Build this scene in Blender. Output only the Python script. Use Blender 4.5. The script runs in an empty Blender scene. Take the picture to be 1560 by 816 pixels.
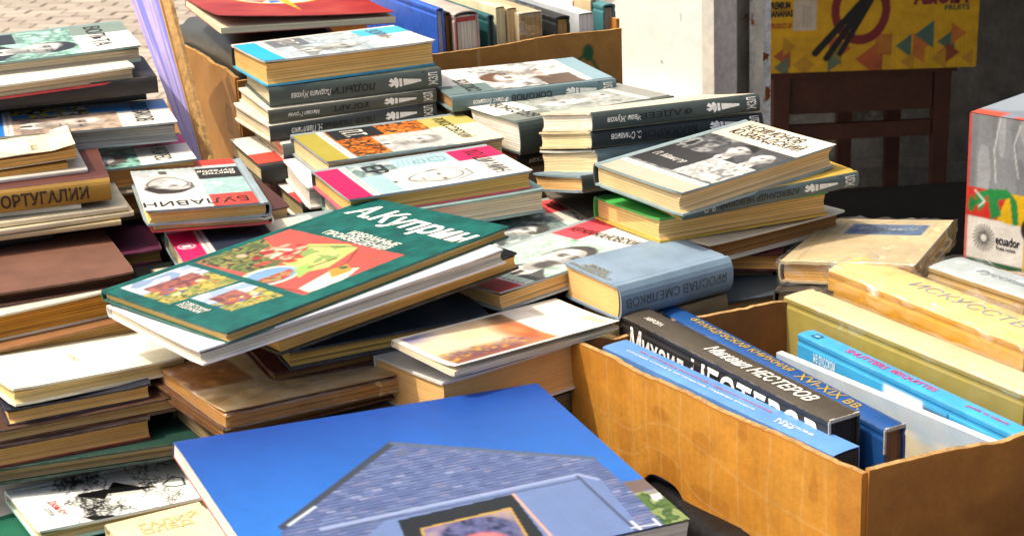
import bpy, bmesh, math, random
import numpy as np
from mathutils import Matrix, Vector

# ---------------------------------------------------------------- camera, sky, sun, exposure
sc = bpy.context.scene
CAMZ = 1.45                                   # camera height above the pavement; table top is 0.70 below it
FPX, PITCH, ROLL = 2570.0, math.radians(18.75), math.radians(-2.65)
_f = np.array([0, math.cos(PITCH), -math.sin(PITCH)]); _r = np.array([1., 0, 0]); _u = np.cross(_r, _f)
RV = math.cos(ROLL)*_r + math.sin(ROLL)*_u; UV = -math.sin(ROLL)*_r + math.cos(ROLL)*_u
cam_d = bpy.data.cameras.new('camera'); cam = bpy.data.objects.new('camera', cam_d); sc.collection.objects.link(cam)
cam_d.sensor_width = 36; cam_d.lens = FPX/1560*36; cam_d.clip_start = .05; cam_d.clip_end = 200
m = Matrix(((RV[0], UV[0], -_f[0], 0), (RV[1], UV[1], -_f[1], 0), (RV[2], UV[2], -_f[2], CAMZ), (0, 0, 0, 1)))
cam.matrix_world = m
cam_d.dof.use_dof = True; cam_d.dof.focus_distance = 1.65; cam_d.dof.aperture_fstop = 20
sc.camera = cam

SUN_AZ = (-.98, -.2); SUN_EL = math.radians(61)
w = bpy.data.worlds.new('World'); sc.world = w; w.use_nodes = True
nt = w.node_tree; bg = nt.nodes['Background']; sky = nt.nodes.new('ShaderNodeTexSky')
sky.sky_type = 'NISHITA'; sky.sun_disc = False; sky.sun_elevation = SUN_EL
sky.sun_rotation = math.atan2(SUN_AZ[0], SUN_AZ[1])
sky.dust_density = 6.0; sky.air_density = .7; sky.ozone_density = .3
nt.links.new(sky.outputs[0], bg.inputs[0]); bg.inputs[1].default_value = .15
sd = bpy.data.lights.new('sun', 'SUN'); so = bpy.data.objects.new('sun', sd); sc.collection.objects.link(so)
sd.energy = 2.4; sd.angle = math.radians(.53); sd.color = (1, .92, .79)
_n = math.hypot(*SUN_AZ)
so.rotation_euler = Vector((SUN_AZ[0]/_n*math.cos(SUN_EL), SUN_AZ[1]/_n*math.cos(SUN_EL), math.sin(SUN_EL))).to_track_quat('Z', 'Y').to_euler()
so.location = (-4, 2, 6)
sc.view_settings.view_transform = 'Standard'; sc.view_settings.look = 'None'; sc.view_settings.gamma = 1
sc.view_settings.exposure = .66
sc.view_settings.use_white_balance = True; sc.view_settings.white_balance_temperature = 6950; sc.view_settings.white_balance_tint = 8
sc.render.engine = 'CYCLES'; sc.cycles.use_denoising = True; sc.cycles.max_bounces = 8
sc.cycles.transparent_max_bounces = 16; sc.cycles.caustics_reflective = False; sc.cycles.caustics_refractive = False

# ---------------------------------------------------------------- small helpers
rng = np.random.default_rng(7); random.seed(7)
COL = sc.collection
def lin(h):
    h = h.lstrip('#'); c = np.array([int(h[i:i+2], 16) for i in (0, 2, 4)])/255.
    return np.where(c <= .04045, c/12.92, ((c+.055)/1.055)**2.4)
def ray(p): return _f + (p[0]-780)/FPX*RV - (p[1]-408)/FPX*UV
def pz(p, z):                      # photo pixel -> point on the level z (relative to the camera)
    d = ray(p); return d*(z/d[2])
def pplane(p, o, n):
    d = ray(p); return d*(np.dot(o, n)/np.dot(d, n))
def up(p): return (float(p[0]), float(p[1]), float(p[2])+CAMZ)
def mesh_obj(name, verts, faces, mat, parent=None, smooth=False, mats=None, fmat=None):
    me = bpy.data.meshes.new(name); me.from_pydata([tuple(map(float, v)) for v in verts], [], [tuple(map(int, f)) for f in faces])
    for mm in (mats or [mat]): me.materials.append(mm)
    if fmat is not None: me.polygons.foreach_set('material_index', fmat)
    if smooth: me.polygons.foreach_set('use_smooth', [True]*len(me.polygons))
    me.update()
    o = bpy.data.objects.new(name, me); COL.objects.link(o)
    if parent is not None: o.parent = parent
    return o
def empty(name, label, cat, group=None, mat4=None):
    o = bpy.data.objects.new(name, None); o.empty_display_size = .02; COL.objects.link(o)
    o['label'] = label; o['category'] = cat
    if group: o['group'] = group
    if mat4 is not None: o.matrix_world = mat4
    return o
def frame(X, Y, Z, o):
    return Matrix(((X[0], Y[0], Z[0], o[0]), (X[1], Y[1], Z[1], o[1]), (X[2], Y[2], Z[2], o[2]), (0, 0, 0, 1)))
def unit(v): v = np.array(v, float); return v/np.linalg.norm(v)
def boxgeo(x0, x1, y0, y1, z0, z1):
    v = [(x, y, z) for z in (z0, z1) for y in (y0, y1) for x in (x0, x1)]
    return v, [(0, 2, 3, 1), (4, 5, 7, 6), (0, 1, 5, 4), (2, 6, 7, 3), (0, 4, 6, 2), (1, 3, 7, 5)]
def box_obj(name, b, mat, parent=None, bevel=0.):
    v, f = boxgeo(*b)
    if not bevel: return mesh_obj(name, v, f, mat, parent)
    bm = bmesh.new(); vs = [bm.verts.new(p) for p in v]
    for q in f: bm.faces.new([vs[i] for i in q])
    bmesh.ops.bevel(bm, geom=bm.edges[:], offset=bevel, segments=2, affect='EDGES', profile=.6)
    me = bpy.data.meshes.new(name); bm.to_mesh(me); bm.free(); me.materials.append(mat)
    o = bpy.data.objects.new(name, me); COL.objects.link(o)
    if parent is not None: o.parent = parent
    return o

# ---------------------------------------------------------------- materials (all node based)
_mc = {}
def _new(key):
    mt = bpy.data.materials.new(key); mt.use_nodes = True
    return mt, mt.node_tree, mt.node_tree.nodes['Principled BSDF']
def _coords(t, scale, loc=(0, 0, 0)):
    tc = t.nodes.new('ShaderNodeTexCoord'); mp = t.nodes.new('ShaderNodeMapping')
    mp.inputs['Scale'].default_value = scale; mp.inputs['Location'].default_value = loc
    t.links.new(tc.outputs['Object'], mp.inputs[0]); return mp
def _noise(t, co, s, det=4, rough=.55):
    n = t.nodes.new('ShaderNodeTexNoise'); n.inputs['Scale'].default_value = s; n.inputs['Detail'].default_value = det
    n.inputs['Roughness'].default_value = rough; t.links.new(co.outputs[0], n.inputs['Vector']); return n
def _ramp(t, fac, stops):
    r = t.nodes.new('ShaderNodeValToRGB'); e = r.color_ramp.elements
    while len(e) < len(stops): e.new(.5)
    for i, (p, c) in enumerate(stops): e[i].position = p; e[i].color = (*c, 1)
    t.links.new(fac, r.inputs[0]); return r
def _mul(t, a, b, fac=1., mode='MULTIPLY'):
    mx = t.nodes.new('ShaderNodeMix'); mx.data_type = 'RGBA'; mx.blend_type = mode; mx.inputs[0].default_value = fac
    t.links.new(a, mx.inputs[6]) if not isinstance(a, tuple) else setattr(mx.inputs[6], 'default_value', (*a, 1))
    t.links.new(b, mx.inputs[7]) if not isinstance(b, tuple) else setattr(mx.inputs[7], 'default_value', (*b, 1))
    return mx.outputs[2]
def _bump(t, b, h, strength, dist=.001):
    bp = t.nodes.new('ShaderNodeBump'); bp.inputs['Strength'].default_value = strength; bp.inputs['Distance'].default_value = dist
    t.links.new(h, bp.inputs['Height']); t.links.new(bp.outputs[0], b.inputs['Normal'])
def cloth(hexc, rough=.55, var=.25, weave=.25):
    k = ('cloth', hexc, rough, var, weave)
    if k in _mc: return _mc[k]
    mt, t, b = _new('cover_'+hexc.lstrip('#')); c = tuple(lin(hexc)); co = _coords(t, (1, 1, 1))
    n1 = _noise(t, co, 28, 6); r = _ramp(t, n1.outputs[0], [(.3, (1-var,)*3), (.68, (1+var*.3,)*3)])
    n3 = _noise(t, co, 160, 5, .7); r3 = _ramp(t, n3.outputs[0], [(.28, (1.25, 1.22, 1.15)), (.36, (1, 1, 1))])
    x = _mul(t, c, r.outputs[0]); x = _mul(t, x, r3.outputs[0], .7)
    bv = t.nodes.new('ShaderNodeBevel'); bv.samples = 4; bv.inputs['Radius'].default_value = .0011      # rubbed board edges
    ge = t.nodes.new('ShaderNodeNewGeometry'); dt = t.nodes.new('ShaderNodeVectorMath'); dt.operation = 'DOT_PRODUCT'
    t.links.new(bv.outputs[0], dt.inputs[0]); t.links.new(ge.outputs['Normal'], dt.inputs[1])
    mr = t.nodes.new('ShaderNodeMapRange'); mr.inputs[1].default_value = .97; mr.inputs[2].default_value = .78; mr.inputs[3].default_value = 0; mr.inputs[4].default_value = 1; t.links.new(dt.outputs['Value'], mr.inputs[0])
    nw = _noise(t, co, 70, 5, .7); rw = _ramp(t, nw.outputs[0], [(.42, (0, 0, 0)), (.62, (.85,)*3)])
    ml = t.nodes.new('ShaderNodeMath'); ml.operation = 'MULTIPLY'; t.links.new(mr.outputs[0], ml.inputs[0]); t.links.new(rw.outputs[0], ml.inputs[1])
    mx = t.nodes.new('ShaderNodeMix'); mx.data_type = 'RGBA'; t.links.new(ml.outputs[0], mx.inputs[0]); t.links.new(x, mx.inputs[6]); mx.inputs[7].default_value = (*(np.array(c)*.45+np.array((.36, .33, .28))), 1)
    t.links.new(mx.outputs[2], b.inputs['Base Color'])
    rr = t.nodes.new('ShaderNodeMapRange'); rr.inputs[3].default_value = rough-.1; rr.inputs[4].default_value = rough+.15
    t.links.new(n1.outputs[0], rr.inputs[0]); t.links.new(rr.outputs[0], b.inputs['Roughness'])
    n2 = _noise(t, co, 900, 2); _bump(t, b, n2.outputs[0], weave, .0005)
    _mc[k] = mt; return mt
def pages(hexc, streak=.35, dark=.12):
    k = ('pages', hexc, streak, dark)
    if k in _mc: return _mc[k]
    mt, t, b = _new('page_edges_'+hexc.lstrip('#')); c = tuple(lin(hexc)*min(1.32, .84/max(lin(hexc))))
    co = _coords(t, (3, 3, 1150)); n = _noise(t, co, 1, 3, .8)
    co2 = _coords(t, (3, 3, 260), (4, 1, 2)); n2 = _noise(t, co2, 1, 2)
    r = _ramp(t, n.outputs[0], [(.40, (1-streak*1.15,)*3), (.56, (1.05,)*3)])
    r2 = _ramp(t, n2.outputs[0], [(.26, (1-dark*4, 1-dark*4.2, 1-dark*4.4)), (.33, (1,)*3)])
    co3 = _coords(t, (1, 1, 1)); n3 = _noise(t, co3, 22, 4); r3 = _ramp(t, n3.outputs[0], [(.25, (.82, .78, .70)), (.6, (1, 1, 1))])
    x = _mul(t, c, r.outputs[0]); x = _mul(t, x, r2.outputs[0]); x = _mul(t, x, r3.outputs[0], .7)
    t.links.new(x, b.inputs['Base Color']); b.inputs['Roughness'].default_value = .9; b.inputs['Specular IOR Level'].default_value = .15
    _bump(t, b, n.outputs[0], .5, .0006); _mc[k] = mt; return mt
def print_mat(gloss=.32):
    k = ('print', gloss)
    if k in _mc: return _mc[k]
    mt, t, b = _new('printed_cover_%d' % int(gloss*100)); a = t.nodes.new('ShaderNodeAttribute'); a.attribute_name = 'Col'
    co = _coords(t, (1, 1, 1)); n = _noise(t, co, 60, 6, .65); r = _ramp(t, n.outputs[0], [(.3, (.88, .87, .84)), (.6, (1, 1, 1))])
    x = _mul(t, a.outputs['Color'], r.outputs[0], .8); t.links.new(x, b.inputs['Base Color'])
    rr = t.nodes.new('ShaderNodeMapRange'); rr.inputs[3].default_value = gloss; rr.inputs[4].default_value = gloss+.18; b.inputs['Specular IOR Level'].default_value = .3
    t.links.new(n.outputs[0], rr.inputs[0]); t.links.new(rr.outputs[0], b.inputs['Roughness'])
    n2 = _noise(t, co, 35, 3); _bump(t, b, n2.outputs[0], .12, .0008); _mc[k] = mt; return mt
def ink(hexc, metal=0., rough=.5):
    k = ('ink', hexc, metal)
    if k in _mc: return _mc[k]
    mt, t, b = _new('ink_'+hexc.lstrip('#')); c = tuple(lin(hexc)); co = _coords(t, (1, 1, 1))
    n = _noise(t, co, 300, 4, .7); r = _ramp(t, n.outputs[0], [(.3, (.7,)*3), (.55, (1,)*3)])
    t.links.new(_mul(t, c, r.outputs[0]), b.inputs['Base Color']); b.inputs['Roughness'].default_value = rough; b.inputs['Metallic'].default_value = metal
    _mc[k] = mt; return mt
def surf(key, hexc, rough=.7, s1=6, v1=.3, s2=60, v2=.2, bump=.3, bs=120, metal=0., stain=None, dist=.002, spec=.4):
    if key in _mc: return _mc[key]
    mt, t, b = _new(key); c = tuple(lin(hexc)); co = _coords(t, (1, 1, 1))
    n1 = _noise(t, co, s1, 5); n2 = _noise(t, co, s2, 5, .65)
    r1 = _ramp(t, n1.outputs[0], [(.3, (1-v1,)*3), (.7, (1+v1*.3,)*3)]); r2 = _ramp(t, n2.outputs[0], [(.3, (1-v2,)*3), (.65, (1+v2*.25,)*3)])
    x = _mul(t, _mul(t, c, r1.outputs[0]), r2.outputs[0])
    if stain:
        n3 = _noise(t, co, stain[1], 6, .7); r3 = _ramp(t, n3.outputs[0], [(stain[2], (0, 0, 0)), (stain[2]+.05, (1, 1, 1))])
        mx = t.nodes.new('ShaderNodeMix'); mx.data_type = 'RGBA'; t.links.new(r3.outputs[0], mx.inputs[0])
        t.links.new(x, mx.inputs[6]); mx.inputs[7].default_value = (*lin(stain[0]), 1); x = mx.outputs[2]
    t.links.new(x, b.inputs['Base Color']); b.inputs['Roughness'].default_value = rough; b.inputs['Metallic'].default_value = metal
    b.inputs['Specular IOR Level'].default_value = spec
    n4 = _noise(t, co, bs, 5, .6); _bump(t, b, n4.outputs[0], bump, dist); _mc[key] = mt; return mt
def card_print():                  # printed corrugated board: colour attribute + flute ripple
    if 'cardp' in _mc: return _mc['cardp']
    mt, t, b = _new('printed_cardboard'); a = t.nodes.new('ShaderNodeAttribute'); a.attribute_name = 'Col'
    co = _coords(t, (1, 1, 1)); n = _noise(t, co, 25, 6, .6); r = _ramp(t, n.outputs[0], [(.3, (.78, .76, .72)), (.65, (1.03,)*3)])
    n2 = _noise(t, co, 220, 4, .7); r2 = _ramp(t, n2.outputs[0], [(.3, (.85,)*3), (.6, (1,)*3)])
    t.links.new(_mul(t, _mul(t, a.outputs['Color'], r.outputs[0]), r2.outputs[0]), b.inputs['Base Color']); b.inputs['Roughness'].default_value = .62
    _bump(t, b, n.outputs[0], .5, .003); _mc['cardp'] = mt; return mt
def film():
    if 'film' in _mc: return _mc['film']
    mt = bpy.data.materials.new('clear_plastic_film'); mt.use_nodes = True; t = mt.node_tree; t.nodes.clear()
    out = t.nodes.new('ShaderNodeOutputMaterial'); mix = t.nodes.new('ShaderNodeMixShader'); tr = t.nodes.new('ShaderNodeBsdfTransparent')
    gl = t.nodes.new('ShaderNodeBsdfGlossy'); gl.inputs['Roughness'].default_value = .07; gl.inputs['Color'].default_value = (.95, .97, 1, 1)
    df = t.nodes.new('ShaderNodeBsdfDiffuse'); df.inputs['Color'].default_value = (.9, .92, .95, 1)
    m2 = t.nodes.new('ShaderNodeMixShader'); m2.inputs[0].default_value = .25
    t.links.new(gl.outputs[0], m2.inputs[1]); t.links.new(df.outputs[0], m2.inputs[2])
    co = _coords(t, (1, 1, 1)); n = _noise(t, co, 38, 6, .7); n.noise_type = 'RIDGED_MULTIFRACTAL'; bp = t.nodes.new('ShaderNodeBump'); bp.inputs['Strength'].default_value = .9; bp.inputs['Distance'].default_value = .004
    t.links.new(n.outputs[0], bp.inputs['Height']); t.links.new(bp.outputs[0], gl.inputs['Normal'])
    n2 = _noise(t, co, 14, 6, .65); r = _ramp(t, n2.outputs[0], [(.42, (.06,)*3), (.74, (.34,)*3)])
    tr.inputs['Color'].default_value = (.97, .97, .96, 1)
    t.links.new(r.outputs[0], mix.inputs[0]); t.links.new(tr.outputs[0], mix.inputs[1]); t.links.new(m2.outputs[0], mix.inputs[2])
    t.links.new(mix.outputs[0], out.inputs[0]); _mc['film'] = mt; return mt
CARD = lambda: surf('brown_cardboard', '#b97c33', .8, 5, .25, 40, .15, .25, 90)
CARDE = lambda: surf('cardboard_edge', '#c49a62', .9, 60, .45, 250, .4, .8, 300)

# ---------------------------------------------------------------- painting printed covers onto fine vertex grids
class Art:
    """x runs 0..w (mm) along the local first axis, y 0..h along the second; C is the printed colour of each grid vertex."""
    def __init__(s, w, h, base, cell=1.5):
        s.w, s.h = w, h; s.nx = max(2, int(w/cell)+1); s.ny = max(2, int(h/cell)+1)
        gx, gy = np.meshgrid(np.linspace(0, w, s.nx), np.linspace(0, h, s.ny)); s.X = gx.ravel(); s.Y = gy.ravel()
        s.C = np.tile(lin(base), (s.X.size, 1)).astype(float)
    def put(s, mask, col, a=1.):
        c = lin(col) if isinstance(col, str) else np.array(col); al = np.clip(mask.astype(float), 0, 1)[:, None]*a
        s.C = s.C*(1-al)+c*al; return s
    def rect(s, x0, x1, y0, y1, col, a=1.): return s.put((s.X >= x0) & (s.X <= x1) & (s.Y >= y0) & (s.Y <= y1), col, a)
    def ell(s, cx, cy, rx, ry, col, a=1., soft=.15, rot=0.):
        c, d = math.cos(rot), math.sin(rot); dx, dy = s.X-cx, s.Y-cy
        q = np.hypot((dx*c+dy*d)/rx, (-dx*d+dy*c)/ry); return s.put(np.clip((1+soft-q)/(soft*2+1e-6), 0, 1), col, a)
    def ring(s, cx, cy, rx, ry, wd, col, a=1.):
        q = np.hypot((s.X-cx)/rx, (s.Y-cy)/ry); return s.put(np.abs(q-1)*min(rx, ry) < wd/2, col, a)
    def inpoly(s, P):
        P = np.array(P, float); ins = np.zeros(s.X.size, bool); j = len(P)-1
        for i in range(len(P)):
            xi, yi = P[i]; xj, yj = P[j]
            ins ^= ((yi > s.Y) != (yj > s.Y)) & (s.X < (xj-xi)*(s.Y-yi)/(yj-yi+1e-12)+xi); j = i
        return ins
    def poly(s, P, col, a=1.): return s.put(s.inpoly(P), col, a)
    def line(s, P, wd, col, a=1.):
        P = np.array(P, float); dm = np.full(s.X.size, 1e9)
        for p, q in zip(P[:-1], P[1:]):
            d = q-p; t = np.clip(((s.X-p[0])*d[0]+(s.Y-p[1])*d[1])/(d@d+1e-9), 0, 1)
            dm = np.minimum(dm, np.hypot(s.X-p[0]-t*d[0], s.Y-p[1]-t*d[1]))
        return s.put(np.clip((wd/2+.5-dm), 0, 1), col, a)
    def vn(s, sx, sy=None, seed=0):          # value noise 0..1
        sy = sy or sx; r = np.random.default_rng(seed+11); g = r.random((int(s.h/sy)+3, int(s.w/sx)+3))
        fx, fy = s.X/sx, s.Y/sy; i, j = fx.astype(int), fy.astype(int); u, v = fx-i, fy-j; u = u*u*(3-2*u); v = v*v*(3-2*v)
        return (g[j, i]*(1-u)+g[j, i+1]*u)*(1-v)+(g[j+1, i]*(1-u)+g[j+1, i+1]*u)*v
    def mott(s, mask, cols, sc_, seed=0, a=1.):   # mottled patch of several colours
        n = .65*s.vn(sc_, None, seed)+.35*s.vn(sc_*.45, None, seed+5); k = np.clip((n-.2)/.6, 0, .999)*len(cols)
        for i, c in enumerate(cols): s.put(mask & (k.astype(int) == i), c, a)
        return s
    def msoft(s, mask, cols, sc_, seed=0):        # the same, blended smoothly
        n = np.clip((.6*s.vn(sc_, None, seed)+.4*s.vn(sc_*.4, None, seed+5)-.2)/.6, 0, .999)*(len(cols)-1); i = n.astype(int); f = (n-i)[:, None]
        L = np.array([lin(c) for c in cols]); c = L[i]*(1-f)+L[i+1]*f
        s.C = np.where(mask[:, None], c, s.C); return s
    def R(s, x0, x1, y0, y1): return (s.X >= x0) & (s.X <= x1) & (s.Y >= y0) & (s.Y <= y1)
    def portrait(s, cx, cy, r, skin='#c9c7c2', hair='#2a2a2a', coat='#3a3a3c', bald=0., beard=0., box=None, line=False, seed=0, turn=.15, back=None):
        keep = s.C.copy(); R_ = s.R(*box) if box else np.ones(s.X.size, bool); sk = lin(skin); t = turn*r; sg = 1 if turn >= 0 else -1
        if back: s.put(R_, back, .85)
        s.poly([(cx-2.1*r, cy-2.9*r), (cx-1.75*r, cy-1.85*r), (cx-.95*r, cy-1.5*r), (cx-.42*r, cy-1.05*r), (cx+.42*r, cy-1.05*r), (cx+1.0*r, cy-1.5*r), (cx+1.8*r, cy-1.9*r), (cx+2.1*r, cy-2.9*r)], coat)
        s.poly([(cx-.42*r, cy-1.1*r), (cx-.5*r, cy-1.6*r), (cx+.02*r, cy-2.5*r), (cx+.5*r, cy-1.6*r), (cx+.42*r, cy-1.1*r)], '#d9d7d0')
        s.poly([(cx-.14*r, cy-1.55*r), (cx-.1*r, cy-2.6*r), (cx+.2*r, cy-2.6*r), (cx+.14*r, cy-1.55*r)], '#2c2c2e', .9)
        s.ell(cx, cy-1.0*r, .44*r, .5*r, sk*.55, 1, .12)
        if bald < .9:
            s.ell(cx, cy+.2*r, .84*r, (1.0-.1*bald)*r, hair, 1, .06)
        s.ell(cx-.74*r, cy-.1*r, .12*r, .26*r, sk*.5, 1, .15); s.ell(cx+.74*r, cy-.1*r, .12*r, .26*r, sk*.4, 1, .15)
        top = .62+.36*bald                                    # height of the hairline
        P = [(cx+.70*r*math.cos(a)*(1 if math.sin(a) > 0 else (1-.25*abs(math.sin(a))**2)), cy-.12*r+(top*r*math.sin(a) if math.sin(a) > 0 else 1.0*r*math.sin(a))) for a in np.linspace(0, 2*math.pi, 40)]
        s.poly(P, sk*.80); F = s.inpoly(P)
        sh = np.clip((sg*(s.X-cx)/r+.15)/.75, 0, 1); s.put(F*sh, sk*.28, .75)                                   # the shaded cheek
        s.ell(cx-sg*.28*r, cy+.36*r, .34*r, .24*r, np.minimum(sk*1.35, .95), .8, .6); s.ell(cx-sg*.42*r, cy-.28*r, .2*r, .26*r, np.minimum(sk*1.25, .95), .7, .6)
        for q in (-1, 1):
            ex = cx+t+q*.32*r
            s.ell(ex, cy+.06*r, .25*r, .15*r, sk*.22, .7, .5); s.ell(ex, cy+.2*r, .25*r, .06*r, lin(hair)*.8, .9, .4, q*-.12); s.ell(ex, cy+.03*r, .13*r, .05*r, '#141414', .9, .35)
        s.poly([(cx+t-.05*r, cy+.1*r), (cx+t+sg*.2*r, cy-.36*r), (cx+t-sg*.1*r, cy-.4*r)], sk*.33, .65); s.ell(cx+t-sg*.06*r, cy-.14*r, .07*r, .26*r, np.minimum(sk*1.3, .95), .7, .5)
        s.ell(cx+t, cy-.42*r, .19*r, .05*r, sk*.2, .75, .5); s.ell(cx+t, cy-.64*r, .27*r, .05*r, sk*.15, .9, .35); s.ell(cx+t, cy-.76*r, .2*r, .05*r, sk*.35, .6, .5)
        s.ell(cx+sg*.3*r, cy-.95*r, .45*r, .18*r, sk*.2, .6, .5)
        if beard: s.ell(cx+t*.6, cy-.86*r, .52*r*beard, .42*r*beard, hair, .95, .25); s.ell(cx+t, cy-.53*r, .36*r, .09*r, hair, .95, .35)
        g = .5*s.vn(3.2, None, seed+90)+.5*s.vn(7, None, seed+91); s.C = np.where(R_[:, None], s.C*(.72+.56*g)[:, None], s.C)
        if line:
            s.C = np.where((R_ & (s.C.mean(1) > .2))[:, None], s.C*.5+.42*lin('#e6e3dc'), s.C)
            s.line(P+P[:1], 2., '#2e2a28', .95); s.line([(cx-.8*r, cy-.2*r), (cx-.84*r, cy+.5*r), (cx-.3*r, cy+1.1*r), (cx+.4*r, cy+1.1*r), (cx+.84*r, cy+.4*r)], 2.4, '#2e2a28', .9)
        s.C = np.where(R_[:, None], s.C, keep); return s
    def build(s, name, P, parent, mat):           # P: maps (x,y) arrays in mm to local xyz arrays
        G = s.C.reshape(s.ny, s.nx, 3)
        for ax in (0, 1):
            Pd = np.concatenate([G.take([0], ax), G, G.take([-1], ax)], ax); n_ = G.shape[ax]
            G = .14*Pd.take(range(n_), ax)+.72*Pd.take(range(1, n_+1), ax)+.14*Pd.take(range(2, n_+2), ax)
        s.C = G.reshape(-1, 3)
        co = P(s.X, s.Y); idx = np.arange(s.nx*s.ny).reshape(s.ny, s.nx)
        F = np.stack([idx[:-1, :-1], idx[:-1, 1:], idx[1:, 1:], idx[1:, :-1]], -1).reshape(-1, 4)
        me = bpy.data.meshes.new(name); n = len(F)
        me.vertices.add(len(co)); me.vertices.foreach_set('co', np.ascontiguousarray(co, dtype=np.float32).ravel())
        me.loops.add(n*4); me.loops.foreach_set('vertex_index', F.astype(np.int32).ravel()); me.polygons.add(n)
        me.polygons.foreach_set('loop_start', np.arange(0, n*4, 4, dtype=np.int32)); me.update(calc_edges=True)
        at = me.color_attributes.new('Col', 'FLOAT_COLOR', 'POINT')
        at.data.foreach_set('color', np.concatenate([np.clip(s.C, 0.002, .9), np.ones((len(co), 1))], 1).astype(np.float32).ravel())
        me.materials.append(mat); me.polygons.foreach_set('use_smooth', [True]*n); me.validate()
        o = bpy.data.objects.new(name, me); COL.objects.link(o); o.parent = parent; return o

def text_geo(body, bold=0., shear=0., spacing=1., align='LEFT'):
    cu = bpy.data.curves.new('lettering', 'FONT'); cu.body = body; cu.size = 1; cu.offset = bold; cu.shear = shear
    cu.space_character = spacing; cu.resolution_u = 3; cu.align_x = align; cu.space_line = .85
    ob = bpy.data.objects.new('lettering', cu); me = bpy.data.meshes.new_from_object(ob)
    v = np.empty(len(me.vertices)*3); me.vertices.foreach_get('co', v); v = v.reshape(-1, 3)[:, :2]
    f = [tuple(p.vertices) for p in me.polygons]; bpy.data.objects.remove(ob); bpy.data.curves.remove(cu); bpy.data.meshes.remove(me)
    return v, f
def put_text(name, body, o, right, upv, w_, h_, mat, parent, bold=.012, shear=0., curve=None, spacing=1., align='LEFT'):
    """lettering of size w_ x h_ with its lower left corner at o; curve maps local xyz arrays onto a bent surface"""
    v, f = text_geo(body, bold, shear, spacing, align); mn, mx = v.min(0), v.max(0); q = (v-mn)/(mx-mn)
    P = np.array(o)+q[:, :1]*w_*np.array(right)+q[:, 1:]*h_*np.array(upv)
    if curve: P = curve(P)
    n = np.cross(right, upv)
    f2 = f
    return mesh_obj(name, P, f2, mat, parent)

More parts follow.
